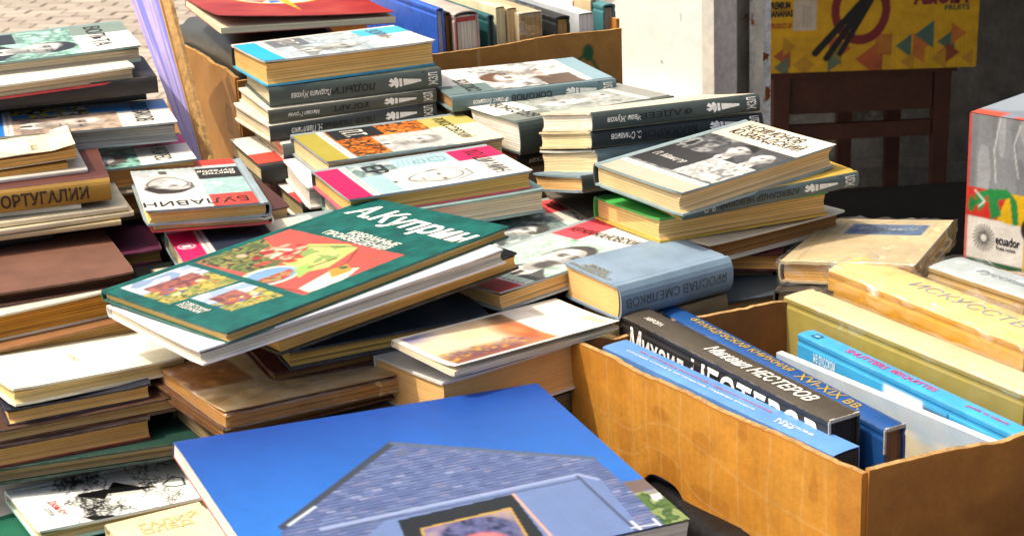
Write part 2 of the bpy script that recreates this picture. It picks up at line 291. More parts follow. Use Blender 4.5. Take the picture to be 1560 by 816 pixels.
# ---------------------------------------------------------------- book builder
POSE = {
  'K1': (-0.2038, 2.0154, -0.3880, -1.1401, -0.0076, -0.0030, 0.1357, 0.2128, 0.0285),
  'K2': (-0.1959, 2.0104, -0.4168, 1.9214, 0.0039, -0.0007, 0.1370, 0.2097, 0.0229),
  'K3': (-0.2029, 2.0009, -0.4404, 1.9655, 0.0073, -0.0010, 0.1370, 0.2068, 0.0158),
  'K4': (-0.2067, 1.9954, -0.4565, 2.0259, 0.0055, -0.0009, 0.1370, 0.2098, 0.0192),
  'K4b': (-0.1837, 1.9822, -0.4757, 1.9551, 0.0008, -0.0003, 0.1370, 0.2120, 0.0183),
  'K5': (-0.2090, 1.9600, -0.4940, 1.9652, -0.0015, 0.0005, 0.1370, 0.2120, 0.0212),
  'L1': (-0.1234, 1.8597, -0.4678, -1.1764, -0.0115, 0.0100, 0.1382, 0.2095, 0.0240),
  'L1b': (-0.1378, 1.8395, -0.4918, -1.2630, -0.0000, 0.0000, 0.1330, 0.2060, 0.0240),
  'L2': (-0.0917, 1.7261, -0.4730, -1.1828, 0.0036, 0.0043, 0.1311, 0.2021, 0.0195),
  'L2b': (-0.0810, 1.7229, -0.4925, -1.1829, 0.0000, -0.0000, 0.1330, 0.2060, 0.0240),
  'K6': (-0.1582, 1.8794, -0.5196, 1.9735, -0.0022, 0.0101, 0.1324, 0.2060, 0.0240),
  'J2': (0.0144, 2.0416, -0.4449, 1.9089, 0.0130, -0.0049, 0.1378, 0.2096, 0.0186),
  'J1': (0.0772, 1.9340, -0.4553, 2.0360, -0.0018, 0.0702, 0.1275, 0.2060, 0.0376),
  'J1b': (0.0712, 1.9510, -0.4929, 2.0558, -0.0008, -0.0003, 0.1330, 0.2060, 0.0153),
  'I1': (0.1545, 1.7898, -0.4268, 1.9837, 0.0330, 0.2136, 0.1307, 0.2008, 0.0193),
  'I2': (0.1551, 1.7900, -0.4481, 1.9869, 0.0418, 0.2234, 0.1330, 0.2060, 0.0178),
  'I3': (0.1560, 1.7905, -0.4674, 2.0264, 0.0335, 0.2350, 0.1329, 0.2060, 0.0242),
  'I4': (0.1459, 1.7514, -0.4834, 1.9484, 0.0221, 0.2307, 0.1329, 0.2060, 0.0179),
  'H1': (0.2094, 1.6371, -0.4458, -0.9589, 0.0399, 0.0343, 0.1327, 0.2062, 0.0231),
  'H2': (0.2303, 1.6488, -0.4690, 2.0084, -0.0037, 0.0022, 0.1330, 0.2060, 0.0156),
  'H3': (0.2075, 1.6622, -0.4943, -1.1249, -0.0290, -0.0608, 0.1301, 0.2019, 0.0240),
  'H4': (0.2282, 1.6701, -0.5188, -0.8996, -0.0536, 0.0027, 0.1400, 0.2035, 0.0200),
  'H6': (0.1767, 1.6722, -0.5389, -1.6683, -0.0186, 0.0018, 0.1330, 0.2060, 0.0185),
  'G': (0.1270, 1.5139, -0.5120, 2.1305, -0.0001, 0.0058, 0.0872, 0.1313, 0.0336),
  'P2': (0.0381, 1.5804, -0.5228, -0.9647, 0.0478, -0.0729, 0.1299, 0.2141, 0.0174),
  'P1': (0.0054, 1.7056, -0.5300, -1.1632, 0.0062, 0.0031, 0.1360, 0.2100, 0.0200),
  'R1': (0.2384, 1.6138, -0.5650, -1.2452, -0.0003, -0.0000, 0.1400, 0.2100, 0.0150),
  'S1': (0.3589, 1.6018, -0.5327, -0.4412, -0.0702, -0.0621, 0.1296, 0.1911, 0.0209),
  'M1': (-0.3262, 1.7004, -0.4680, 3.4242, 0.0128, -0.0443, 0.1216, 0.1962, 0.0153),
  'N3': (-0.2337, 1.6203, -0.5046, -1.2281, -0.0114, 0.0028, 0.1330, 0.2060, 0.0192),
  'A1': (-0.5350, 1.9347, -0.3578, -1.2006, 0.0043, 0.0682, 0.1381, 0.2140, 0.0168),
  'A2': (-0.5330, 1.8862, -0.3746, -1.1303, 0.0049, 0.0520, 0.1330, 0.2060, 0.0146),
  'A3': (-0.5079, 1.9061, -0.3897, 1.8794, 0.0021, 0.0180, 0.1317, 0.2060, 0.0193),
  'A5': (-0.4766, 1.8351, -0.4240, -1.2721, -0.0322, 0.0021, 0.1342, 0.2080, 0.0200),
  'A6': (-0.4543, 1.8008, -0.4600, -1.2587, -0.0051, -0.0022, 0.1340, 0.2080, 0.0240),
  'B1': (-0.5373, 1.7030, -0.4235, -1.2575, 0.0347, -0.0224, 0.1074, 0.1713, 0.0100),
  'B2': (-0.5513, 1.7017, -0.4336, -1.2219, 0.0095, 0.0010, 0.1150, 0.1750, 0.0143),
  'B4': (-0.5379, 1.6966, -0.4440, 1.8777, 0.0056, -0.0021, 0.1603, 0.2308, 0.0239),
  'B7': (-0.5033, 1.5655, -0.5071, -1.1734, -0.0168, -0.0056, 0.1667, 0.2400, 0.0127),
  'B8': (-0.5305, 1.5310, -0.5208, -1.0577, 0.0002, 0.0006, 0.1700, 0.2400, 0.0242),
  'E1': (-0.1868, 1.4681, -0.4802, -0.8631, 0.0540, -0.0604, 0.2133, 0.3102, 0.0101),
  'E2': (-0.1866, 1.4455, -0.4912, -0.9761, 0.0624, -0.0640, 0.2001, 0.3060, 0.0114),
  'E3': (-0.1499, 1.4803, -0.5036, -0.9333, 0.0577, -0.0632, 0.1800, 0.2601, 0.0151),
  'E4': (-0.1404, 1.4975, -0.5415, -1.1800, 0.0037, 0.0106, 0.1500, 0.2250, 0.0161),
  'E6': (-0.1936, 1.4286, -0.5710, -1.0093, -0.0542, -0.0210, 0.1499, 0.2198, 0.0115),
  'F1': (-0.0289, 1.4251, -0.5573, -0.9633, 0.0006, -0.0641, 0.1154, 0.1650, 0.0420),
  'F2': (-0.0061, 1.4072, -0.5383, -0.8680, -0.0715, 0.0610, 0.0862, 0.1947, 0.0058),
  'C1': (-0.4022, 1.4446, -0.5553, -0.9538, -0.0717, -0.0140, 0.1233, 0.1656, 0.0144),
  'C2': (-0.4076, 1.4282, -0.5699, -1.1729, 0.0002, 0.0005, 0.1100, 0.1282, 0.0149),
  'C3': (-0.4061, 1.4280, -0.5848, -1.1864, -0.0004, 0.0000, 0.1200, 0.1800, 0.0122),
  'C4': (-0.4331, 1.4098, -0.5970, -1.2032, 0.0025, -0.0002, 0.1200, 0.1800, 0.0201),
  'C5': (-0.3800, 1.4594, -0.6171, -1.3074, -0.0003, -0.0000, 0.2000, 0.2700, 0.0140),
  'C6': (-0.3571, 1.3530, -0.6500, -1.0412, -0.0668, -0.0168, 0.1047, 0.1700, 0.0120),
  'C7': (-0.2898, 1.2546, -0.6465, -1.0566, -0.0325, -0.0094, 0.1070, 0.0832, 0.0120),
  'D': (-0.0721, 1.1719, -0.5658, -1.0967, -0.0859, 0.1255, 0.2405, 0.3235, 0.0140),
  'RED': (-0.2764, 2.2009, -0.3747, -1.1918, -0.0492, 0.0247, 0.2029, 0.2270, 0.0092),
  'N1': (-0.4916, 1.6992, -0.5210, -1.2260, -0.0034, -0.0004, 0.1900, 0.2200, 0.0140)}
def rot3(a, tx, ty):
    return (Matrix.Rotation(a, 3, 'Z') @ Matrix.Rotation(ty, 3, 'Y') @ Matrix.Rotation(tx, 3, 'X'))
def pose_matrix(q):
    R = rot3(q[3], q[4], q[5]); T = q[8]
    o = Vector(up(q[:3])) - R @ Vector((0, 0, T)); M = R.to_4x4(); M.translation = o; return M
def on_cover(q, p):                      # photo pixel -> (mm from spine, mm from bottom) on that book's cover
    R = np.array(rot3(q[3], q[4], q[5])); o = np.array(q[:3]); P = pplane(p, o, R[:, 2]); l = R.T@(P-o)
    return ((l[0]+q[6]/2)*1000, (l[1]+q[7]/2)*1000)
def grid_solid(A, B, top, bot):
    """two matching (n,m,3) sheets closed into a solid"""
    n, m_ = len(A), len(B); V = np.concatenate([top.reshape(-1, 3), bot.reshape(-1, 3)]); o = n*m_; F = []
    for i in range(n-1):
        for j in range(m_-1):
            a, b, c, d = i*m_+j, (i+1)*m_+j, (i+1)*m_+j+1, i*m_+j+1
            F += [(a, b, c, d), (o+a, o+d, o+c, o+b)]
    for i in range(n-1):
        a, b = i*m_, (i+1)*m_; F.append((a, o+a, o+b, b)); a, b = i*m_+m_-1, (i+1)*m_+m_-1; F.append((a, b, o+b, o+a))
    for j in range(m_-1):
        a, b = j, j+1; F.append((a, b, o+b, o+a)); a, b = (n-1)*m_+j, (n-1)*m_+j+1; F.append((a, o+a, o+b, b))
    return V, F
class Book: pass
def book(name, label, case='#555555', paper='#d8c6a0', q=None, dims=None, M=None, soft=False, bulge=.0022, ov=.003, b=.0022, cv=.003,
         groove=True, warp=None, rough=.5, group=None, streak=.42, dark=.11, weave=.25, spine=None, back=None, cat='book', jit=None):
    if q is not None: W, H, T = q[6:9]; M = pose_matrix(q)
    else: W, H, T = dims
    if soft: ov, b, cv, groove, bulge = .0004, .0006, .0, False, min(bulge, .0006)
    r_ = np.random.default_rng(len(label)*13+int(W*1e5)+int(T*1e5))
    root = empty(name, label, cat, group, M); k = Book(); k.root, k.W, k.H, k.T = root, W, H, T
    lift = r_.uniform(.0003, .0022, 2) if jit is None else (jit, jit)
    def wf(x, y):
        x, y = np.asarray(x, float), np.asarray(y, float); u = np.clip((x+W/2)/W, 0, 1); v = np.clip((y+H/2)/H, 0, 1)
        z = lift[0]*u**3*v**2+lift[1]*u**3*(1-v)**2 if not soft else lift[0]*2*u**4
        if warp is not None: z = z+warp(u, v)
        if groove:
            d = (x+W/2); z = z-.0013*np.exp(-((d-.0065)/.0018)**2)
        return z
    k.wf = wf
    xs = np.array([-W/2+.0005, -W/2+.004, -W/2+.0055, -W/2+.0075, -W/2+.0095]+list(np.linspace(-W/2+.02, W/2, 9))) if groove else np.linspace(-W/2, W/2, 10)
    ys = np.linspace(-H/2, H/2, 9); gx, gy = np.meshgrid(xs, ys, indexing='ij')
    def rounded(gx, gy):
        gx, gy = gx.copy(), gy.copy(); c = .0016
        for i, sx in ((-1, 1),):
            for j, sy in ((0, -1), (-1, 1)): gx[i, j] -= sx*c*r_.uniform(.4, 1.4); gy[i, j] -= sy*c*r_.uniform(.4, 1.4)
        return gx, gy
    m_case = cloth(case, rough, .22, weave); ax, ay = rounded(gx, gy); zz = T+wf(gx, gy)
    V, F = grid_solid(xs, ys, np.stack([ax, ay, zz], -1), np.stack([ax, ay, zz-b], -1))
    k.front = mesh_obj('front_cover', V, F, m_case, root)
    zb = -wf(gx, gy)*0.; 
    if groove: zb = .0012*np.exp(-((gx+W/2-.0065)/.0018)**2)
    ax, ay = rounded(gx, gy); V, F = grid_solid(xs, ys, np.stack([ax, ay, zb+b], -1), np.stack([ax, ay, zb], -1))
    k.back = mesh_obj('back_cover', V, F, cloth(back, rough, .22, weave) if back else m_case, root)
    def sx(z): t = np.clip((np.asarray(z, float)-T/2)/(T/2), -1, 1); return -W/2-bulge*(1-np.abs(t)**3)
    k.sx = sx
    zs = np.linspace(.0003, T-.0003, 9); gz, gy2 = np.meshgrid(zs, ys, indexing='ij')
    ez = np.minimum(0, warp(np.zeros_like(gy2), (gy2+H/2)/H)) if warp is not None else 0*gy2
    gz2 = gz*(T+ez)/T
    V, F = grid_solid(zs, ys, np.stack([sx(gz), gy2, gz2], -1), np.stack([sx(gz)+b*.8, gy2, gz2], -1))
    k.spine = mesh_obj('spine', V, F, cloth(spine, rough, .22, weave) if spine else m_case, root, smooth=False)
    ts = np.linspace(-1, 1, 9); hz = T/2-b-.0002
    pf = [(W/2-ov-cv*(1-t*t), T/2+t*hz) for t in ts]; pb = [(-W/2+b+.0012-bulge*.4*(1-t*t), T/2+t*hz) for t in ts[::-1]]
    prof = pf+pb; yy = np.linspace(-H/2+ov, H/2-ov, 6); V = []; F = []; n = len(prof)
    for i, y in enumerate(yy):
        for j, (x, z) in enumerate(prof):
            e = min(0., float(warp((x+W/2)/W, (y+H/2)/H))) if warp is not None else 0.
            V.append((x+(r_.normal(0, .00012) if j < 9 else 0), y, min(z*(T+e)/T, T-b-.0001)))
    for i in range(len(yy)-1):
        for j in range(n): F.append((i*n+j, i*n+(j+1) % n, (i+1)*n+(j+1) % n, (i+1)*n+j))
    F.append(tuple(range(n))[::-1]); F.append(tuple((len(yy)-1)*n+j for j in range(n)))
    k.block = mesh_obj('page_block', V, F, pages(paper, streak, dark), root)
    k.x0 = .0
    return k
def cover_print(k, art, x0=.0, gloss=.32, name='cover_print', parent=None):
    def P(X, Y):
        x = -k.W/2+x0+X/1000; y = -k.H/2+Y/1000
        return np.stack([x, y, k.T+k.wf(x, y)+.00035], -1)
    return art.build(name, P, parent or k.front, print_mat(gloss))
def ftext(k, body, x, y, w_, h_, col, name='title', right=(1, 0), upv=(0, 1), bold=.012, shear=0., metal=0., spacing=1., align='LEFT', dz=.0008):
    def cur(P):
        P = P.copy(); P[:, 2] = k.T+k.wf(P[:, 0], P[:, 1])+dz; return P
    return put_text(name, body, (-k.W/2+x/1000, -k.H/2+y/1000, 0), (*right, 0), (*upv, 0), w_/1000, h_/1000, ink(col, metal), k.front, bold, shear, cur, spacing, align)
def stext(k, body, y, zc, w_, h_, col, name='spine_title', right=(0, 1, 0), upv=(0, 0, -1), bold=.012, shear=0., metal=0., align='LEFT', spacing=1.):
    """lettering on the spine: starts y mm from the bottom end, centred zc (0..1) across the thickness"""
    def cur(P):
        P = P.copy(); P[:, 0] = k.sx(P[:, 2])-.0005; return P
    r, u = np.array(right, float), np.array(upv, float)
    o = np.array((0, -k.H/2+y/1000, k.T*zc))-u*h_/2000
    if abs(r[2]) > .5: o = np.array((0, -k.H/2+y/1000, k.T*zc))-r*w_/2000
    return put_text(name, body, o, r, u, w_/1000, h_/1000, ink(col, metal), k.spine, bold, shear, cur, spacing, align)
def spatch(k, polys, col, name):
    """flat printed shapes on the spine, given as (mm from bottom end, 0..1 across)"""
    V, F = [], []
    for P in polys:
        i = len(V)
        for (y, t) in P: V.append((float(k.sx(k.T*t))-.0004, -k.H/2+y/1000, k.T*t))
        F.append(tuple(range(i, len(V))))
    return mesh_obj(name, V, F, ink(col), k.spine)
def torch(k):
    spatch(k, [[(20, .08), (24, .08), (24, .92), (20, .92)]], '#101214', 'spine_bar')
    spatch(k, [[(26, .44), (26, .56), (48, .68), (48, .32)], [(49.5, .3), (49.5, .7), (53, .72), (53, .28)],
               [(54, .34), (54, .66), (57, .8), (60, .72), (59, .62), (63, .78), (66, .6), (61.5, .52), (67, .45), (63, .3), (59, .4), (57, .2)]], '#e9e9e4', 'torch_emblem')
    stext(k, 'ЖЗЛ', 5, .5, k.T*1000*.66, 12, '#e4e4de', 'series_mark', right=(0, 0, 1), upv=(0, 1, 0), bold=.02)

# series volume: same size, same printed layout, other pictures and titles
def jz_art(W, H, band, tcol, zone='#dedbd3', pic=('#8fa9a8', '#5d7474', '#b9cac6'), block='#25282c', por=None, seed=0, strip='#e2dfd8', head=None):
    w_, h_ = W*1000-9, H*1000; A = Art(w_, h_, zone, 1.0)
    A.msoft(A.R(0, w_, 34, 152), pic, 15, seed); A.C *= (.8+.4*A.vn(2.6, None, seed+3))[:, None]
    for i in range(26):            # engraved hatching
        r_ = np.random.default_rng(seed*50+i); x, y = r_.uniform(0, w_), r_.uniform(40, 150); a = r_.uniform(-.6, .6)
        A.line([(x, y), (x+14*math.cos(a), y+14*math.sin(a))], .9, '#2b3336', .55)
    A.rect(0, w_, 0, 27, band); A.rect(0, w_, 27, 35, strip)
    for i in range(15): A.rect(6+i*7.6, 11+i*7.6, 29.8, 32.4, '#555555', .75)
    if block: A.rect(0, 50, 38, 84, block)
    if head: head(A)
    if por: A.portrait(**por)
    A.rect(0, w_, 150, h_, zone); A.rect(0, 45, 150, h_, tcol)
    return A
def jz(key, label, title='', author='', band='#c2304f', tcol=None, case='#7f8f94', paper='#d9c49a', zone='#dedbd3', pic=('#8fa9a8', '#5d7474', '#b9cac6'),
       block='#25282c', por=None, spine=None, tsize=(None, 17), front=True, seed=0, q=None, sp=True, head=None, tcolor='#22211f', tx=8, ty=166, **kw):
    q = q or POSE[key]; k = book('biography_book', label, case, paper, q=q, spine=spine, **kw)
    if front:
        A = jz_art(q[6], q[7], band, tcol or band, zone, pic, block, por, seed, head=head); cover_print(k, A, .009)
        if title:
            lw = tsize[0] or min(104, 13.*len(title.split('\n')[0])); nl = title.count('\n')+1
            ftext(k, title, tx+9, ty-(nl-1)*17, lw, tsize[1]*nl+3*(nl-1), tcolor, bold=.006)
        if author and block: ftext(k, author, 16, 50, 34, 22, '#d9d6cc', 'author_name', bold=.01, shear=.2)
    if sp:
        torch(k)
    return k
GS = 'biographies of one series spread over the stall'

# ---------------------------------------------------------------- the place: pavement, wall, kiosk, table
Z = CAMZ
def plan(px, y, z):                    # x so that a point (x, y, z) stands on photo column px
    d = y*_f[1]+z*_f[2]; return ((px-780)/FPX*d-y*RV[1]-z*RV[2])/RV[0]
pav = mesh_obj('pavement', [(-30, -6, -.008), (30, -6, -.008), (30, 50, -.008), (-30, 50, -.008)], [(0, 1, 2, 3)], surf('sandy_joints', '#6e665a', .95, 2, .3, 80, .3, .5, 200)); pav['kind'] = 'structure'
pmt = pav.data.materials[0].node_tree; pbs = pmt.nodes['Principled BSDF']; bt = pmt.nodes.new('ShaderNodeTexBrick'); mp_ = _coords(pmt, (1, 1, 1)); mp_.inputs['Rotation'].default_value = (0, 0, math.radians(9))
bt.inputs['Scale'].default_value = 1; bt.inputs['Brick Width'].default_value = .2; bt.inputs['Row Height'].default_value = .1; bt.inputs['Mortar Size'].default_value = .006
bt.inputs['Color1'].default_value = (*lin('#a79c8f'), 1); bt.inputs['Color2'].default_value = (*lin('#afa497'), 1); bt.inputs['Mortar'].default_value = (*lin('#6e665a'), 1)
pmt.links.new(mp_.outputs[0], bt.inputs['Vector']); pmt.links.new(bt.outputs['Color'], pbs.inputs['Base Color'])
pm = [surf('paver_%d' % i, c, .9, 3, .15, 90, .12, .5, 260) for i, c in enumerate(('#aa9f92', '#a2978b', '#b1a698', '#a69b90'))]
pv, pf_ = boxgeo(-.094, .094, -.044, .044, -.05, 0); paver_me = []
for i in range(4):
    o = box_obj('paver', (-.094, .094, -.044, .044, -.05, 0), pm[i], None, .004); paver_me.append(o.data); bpy.data.objects.remove(o)
ca, sa = math.cos(math.radians(-9)), math.sin(math.radians(-9))
for r in range(-13, 13):
    for c in range(-6, 6):
        lx, ly = c*.2+(.1 if r % 2 else 0), r*.1
        x, y = -2.35+lx*ca-ly*sa, 8.75+lx*sa+ly*ca
        if not (7.7 < y < 9.7): continue
        o = bpy.data.objects.new('paver', paver_me[random.randrange(4)]); COL.objects.link(o); o.parent = pav
        o.location = (x, y, random.uniform(-.002, .002)); o.rotation_euler = (random.gauss(0, .006), random.gauss(0, .006), math.radians(-9)+random.gauss(0, .008))
# grey wall behind the stool, with its plinth
wl = empty('plaster_wall', 'grey rough plaster wall with a dark plinth behind the stool', 'wall', None, Matrix.Translation((0, 4.95, 0)))
box_obj('wall_face', (-.35, 6, 0, .3, 0, 3.2), surf('grey_plaster', '#85837c', .9, 1.6, .45, 14, .35, .7, 40, stain=('#57544f', 3, .60), dist=.01), wl)
box_obj('added_side_wall', (1.95, 2.15, -2.6, -.002, 0, 3.2), surf('grey_plaster', '#85837c'), wl)  # unseen side wall, added to block skylight and darken the stool corner
box_obj('plinth', (.3, 1.9, -.09, -.002, 0, .07), surf('plinth_concrete', '#77756f', .9, 5, .3, 60, .3, .5, 90), wl, .008)
# awning and poles: unseen, added to shade the corner right of the kiosk
aw = empty('sunblocker', 'unseen added awning spanning from the kiosk to the wall', 'sunblocker', None, Matrix.Translation((1.6, 3.7, 1.78)))
box_obj('blocker_sheet', (-2.1, 2.4, -.85, 1.2, 0, .02), surf('blocker_cloth', '#2d3138', .9), aw)
for ax_ in (1.3, 2.3): box_obj('blocker_pole', (ax_-.02, ax_+.02, -.83, -.79, -1.78, 0), surf('pole_paint', '#66686a', .5), aw)
# white metal kiosk: lit side panel, ledge, corner post with a channel, peeling flange
wm = surf('white_enamel', '#e8e7e2', .45, 4, .12, 50, .08, .12, 60, stain=('#b7b4ab', 9, .66))
wp = surf('post_paint', '#d8cec4', .7, 10, .25, 90, .25, .4, 160)
wr = surf('peeling_paint', '#efece4', .75, 20, .3, 120, .35, .9, 130, stain=('#9a5a1c', 13, .585), dist=.004)
kz = -.57
KP = [(plan(px, y, kz), y) for px, y in ((860, 2.70), (1070, 2.43), (1088, 2.415), (1122, 2.452), (1124, 2.505), (1145, 2.535), (1150, 2.47), (1174, 2.488))]
kroot = empty('metal_kiosk', 'white painted sheet metal kiosk corner with rusty peeling post', 'kiosk', None, Matrix.Translation((KP[2][0], KP[2][1], 0)))
def strip_wall(name, pts, z0, z1, mat, thick=.012, nz=8):
    V, F = [], []; P = [np.array(p)-np.array(KP[2]) for p in pts]; nrm = []
    for i in range(len(P)-1):
        d = unit(P[i+1]-P[i]); nrm.append(np.array((-d[1], d[0])))
    Q = []
    for i in range(len(P)):
        n = nrm[min(i, len(nrm)-1)] if i in (0, len(P)-1) else unit(nrm[i-1]+nrm[i]); Q.append(P[i]+n*thick)
    ring = P+Q[::-1]; n = len(ring)
    for z in np.linspace(z0, z1, nz): V += [(p[0], p[1], z) for p in ring]
    for k_ in range(nz-1):
        for j in range(n): F.append((k_*n+j, k_*n+(j+1) % n, (k_+1)*n+(j+1) % n, (k_+1)*n+j))
    F += [tuple(range(n))[::-1], tuple((nz-1)*n+j for j in range(n))]
    return mesh_obj(name, V, F, mat, kroot)
strip_wall('side_panel', KP[0:2], 0, 2.15, wm); strip_wall('panel_edge', KP[1:3], 0, 2.15, surf('cream_edge', '#ddd8cc', .5, 9, .15, 70, .15))
strip_wall('corner_post', KP[2:4], 0, 2.15, wp); strip_wall('channel', KP[3:7], 0, 2.15, surf('channel_paint', '#cfc8b4', .7, 12, .3, 80, .2, .3, 120, stain=('#8a5a2a', 8, .62)))
strip_wall('flange', KP[6:8]+[(KP[7][0]+.02, KP[7][1]+.75)], 0, 2.15, wr)
def patch_on(a, b, t0, t1, z0, z1, name, mat, seed, off=.0012):
    a, b = np.array(a)-np.array(KP[2]), np.array(b)-np.array(KP[2]); d = b-a; n = unit((d[1], -d[0])); r_ = np.random.default_rng(seed); P = []
    for i in range(14):
        an = 2*math.pi*i/14; rr = r_.uniform(.55, 1); t = (t0+t1)/2+(t1-t0)/2*math.cos(an)*rr; z = (z0+z1)/2+(z1-z0)/2*math.sin(an)*rr
        p = a+d*t+n*off; P.append((p[0], p[1], z))
    return mesh_obj(name, P, [tuple(range(14))], mat, kroot)
rust = surf('rust', '#8e4c16', .9, 60, .4, 300, .4, .8, 300)
for i, (t0, t1, z0, z1) in enumerate(((.25, .95, Z-.535, Z-.520), (.0, .5, Z-.518, Z-.475), (.55, 1., Z-.60, Z-.57), (.0, .25, Z-.50, Z-.44))): patch_on(KP[6], KP[7], t0, t1, z0, z1, 'rust_patch', rust, i)
for i, (t0, t1, z0, z1) in enumerate(((.1, .45, Z-.50, Z-.46), (.3, .5, Z-.56, Z-.545))): patch_on(KP[5], KP[6], t0, t1, z0, z1, 'rust_patch', rust, i+9)
dirt = surf('grey_scuff', '#bdbab2', .8, 40, .3, 200, .3)
for i, (t0, t1, z0, z1) in enumerate(((.72, .74, Z-.535, Z-.53), (.45, .455, Z-.50, Z-.49), (.86, .865, Z-.47, Z-.45))): patch_on(KP[0], KP[1], t0, t1, z0, z1, 'scuff_mark', dirt, i+20)
lp0, lp1 = np.array(KP[0]), np.array(KP[1]); ld = unit(lp1-lp0); ln = np.array((ld[1], -ld[0]))
a_, b_ = lp0+ln*.001, lp1+ln*.001-ld*.004; c_, d_ = lp1+ln*.075-ld*.004, lp0+ln*.075
lv = [(p[0]-KP[2][0], p[1]-KP[2][1], z) for z in (Z-.602, Z-.582) for p in (a_, b_, c_, d_)]
mesh_obj('ledge', lv, [(0, 1, 2, 3), (7, 6, 5, 4), (0, 4, 5, 1), (1, 5, 6, 2), (2, 6, 7, 3), (3, 7, 4, 0)], wm, kroot)
cb = bpy.data.curves.new('cable', 'CURVE'); cb.dimensions = '3D'; cb.bevel_depth = .0035; sp_ = cb.splines.new('POLY'); pts = []
for t in np.linspace(0, 1, 24):
    s = t*.16; p = lp0+ld*(.02+s)+ln*.006; pts.append((p[0]-KP[2][0], p[1]-KP[2][1], Z-.425-.03*math.sin(min(t, .75)/.75*math.pi)+max(0, t-.75)*.35))
sp_.points.add(len(pts)-1)
for i, p in enumerate(pts): sp_.points[i].co = (*p, 1)
co_ = bpy.data.objects.new('cable', cb); cm_ = bpy.data.meshes.new_from_object(co_); bpy.data.objects.remove(co_); cm_.materials.append(ink('#eeece6')); co_ = bpy.data.objects.new('cable', cm_); COL.objects.link(co_); co_.parent = kroot
# table under a black cloth
tb = empty('stall_table', 'long stall table under a black cloth carrying all the books', 'table', None, Matrix.Translation((0, 1.62, 0)))
blk = surf('black_cloth', '#070708', 1., 10, .3, 200, .3, .4, 500, spec=.05)
box_obj('table_top', (-1.05, .95, -.68, .72, .715, .744), surf('table_wood', '#6b4c2e', .7), tb)
nx, ny = 41, 31; gx, gy = np.meshgrid(np.linspace(-1.07, .97, nx), np.linspace(-.70, .74, ny), indexing='ij')
gz = .7475+.0018*np.sin(gx*23+gy*7)*np.sin(gy*19)
V, F = grid_solid(gx[:, 0], gy[0], np.stack([gx, gy, gz], -1), np.stack([gx, gy, gz-.002], -1)); mesh_obj('tablecloth', V, F, blk, tb, True)
for x_ in (-.98, .88):
    for y_ in (-.62, .66): box_obj('leg', (x_-.025, x_+.025, y_-.025, y_+.025, 0, .715), surf('table_leg', '#4f4f52', .5), tb)
# stock cartons lying flat under the piles
def carton(label, x, y, yaw, w_, d_, z0, z1, col='#8a6234'):
    r = empty('stock_carton', label, 'carton', None, Matrix.Translation((x, y, Z+z0)) @ Matrix.Rotation(yaw, 4, 'Z'))
    box_obj('carton_body', (-w_/2, w_/2, -d_/2, d_/2, 0, z1-z0), surf('carton_'+col[1:], col, .85), r, .003)
    box_obj('top_flap', (-w_/2+.002, -.002, -d_/2+.002, d_/2-.002, z1-z0+.0003, z1-z0+.003), surf('carton_'+col[1:], col, .85), r)
    box_obj('top_flap', (.002, w_/2-.002, -d_/2+.002, d_/2-.002, z1-z0+.0003, z1-z0+.003), surf('carton_'+col[1:], col, .85), r)
    return r
TZ = -.7005
carton('flat brown stock carton buried under the stack with the blue striped biography', -.2, 1.86, .4, .30, .30, TZ, -.56)
carton('flat brown stock carton buried under the books beside the kiosk', .11, 1.86, .4, .26, .34, TZ, -.56)
carton('flat brown stock carton buried under the left edge piles', -.47, 1.8, .33, .24, .44, TZ, -.585)

# stool with a banana carton in the shaded corner
def hexbar(name, p0, p1, w0, w1, mat, parent):        # square bar between two points
    p0, p1 = np.array(p0, float), np.array(p1, float); d = unit(p1-p0); a = unit(np.cross(d, (0, 0, 1) if abs(d[2]) < .9 else (1, 0, 0))); b2 = np.cross(d, a); V = []
    for p, w_ in ((p0, w0), (p1, w1)):
        for s, t in ((-1, -1), (1, -1), (1, 1), (-1, 1)): V.append(p+a*s*w_/2+b2*t*w_/2)
    return mesh_obj(name, V, [(3, 2, 1, 0), (4, 5, 6, 7), (0, 1, 5, 4), (1, 2, 6, 5), (2, 3, 7, 6), (3, 0, 4, 7)], mat, parent)
dw = surf('dark_stool_wood', '#472415', .55, 8, .35, 60, .3, .3, 90)
st = empty('wooden_stool', 'dark brown wooden stool standing in the shade before the grey wall', 'stool', None, Matrix.Translation((.955, 4.4, 0)))
sh = .475
mesh_obj('seat', [(x*a, y, z) for z in (sh-.022, sh) for (x, y, a) in ((-.255, -.01, 1), (.25, -.01, 1), (.2, .36, 1), (-.13, .36, 1))], [(3, 2, 1, 0), (4, 5, 6, 7), (0, 1, 5, 4), (1, 2, 6, 5), (2, 3, 7, 6), (3, 0, 4, 7)], dw, st)
for (x0, y0) in ((-.215, .02), (.215, .02), (.02, .33), (.16, .33)): hexbar('leg', (x0, y0, 0), (x0, y0, sh-.022), .036, .045, dw, st)
box_obj('apron', (-.19, .19, .008, .03, sh-.125, sh-.024), dw, st); box_obj('stretcher', (-.19, .19, .012, .03, .275, .318), dw, st)
def box_faces_art(name, parent, art, o, r, u, mat, off=.0006):
    o, r, u = map(lambda v: np.array(v, float), (o, r, u)); n = np.cross(r, u)
    return art.build(name, lambda X, Y: o+np.outer(X/1000, r)+np.outer(Y/1000, u)+n*off, parent, mat)
bx_, by_ = .70, 4.36
bb = empty('banana_carton', 'yellow printed banana carton standing on the dark stool', 'carton', None, Matrix.Translation((bx_, by_, sh+.001)) @ Matrix.Rotation(.012, 4, 'Y'))
BW, BH = .545, .25
box_obj('carton_body', (0, BW, 0, .37, 0, BH), CARD(), bb, .004)
A = Art(BW*1000, BH*1000, '#d6a710', 2.)
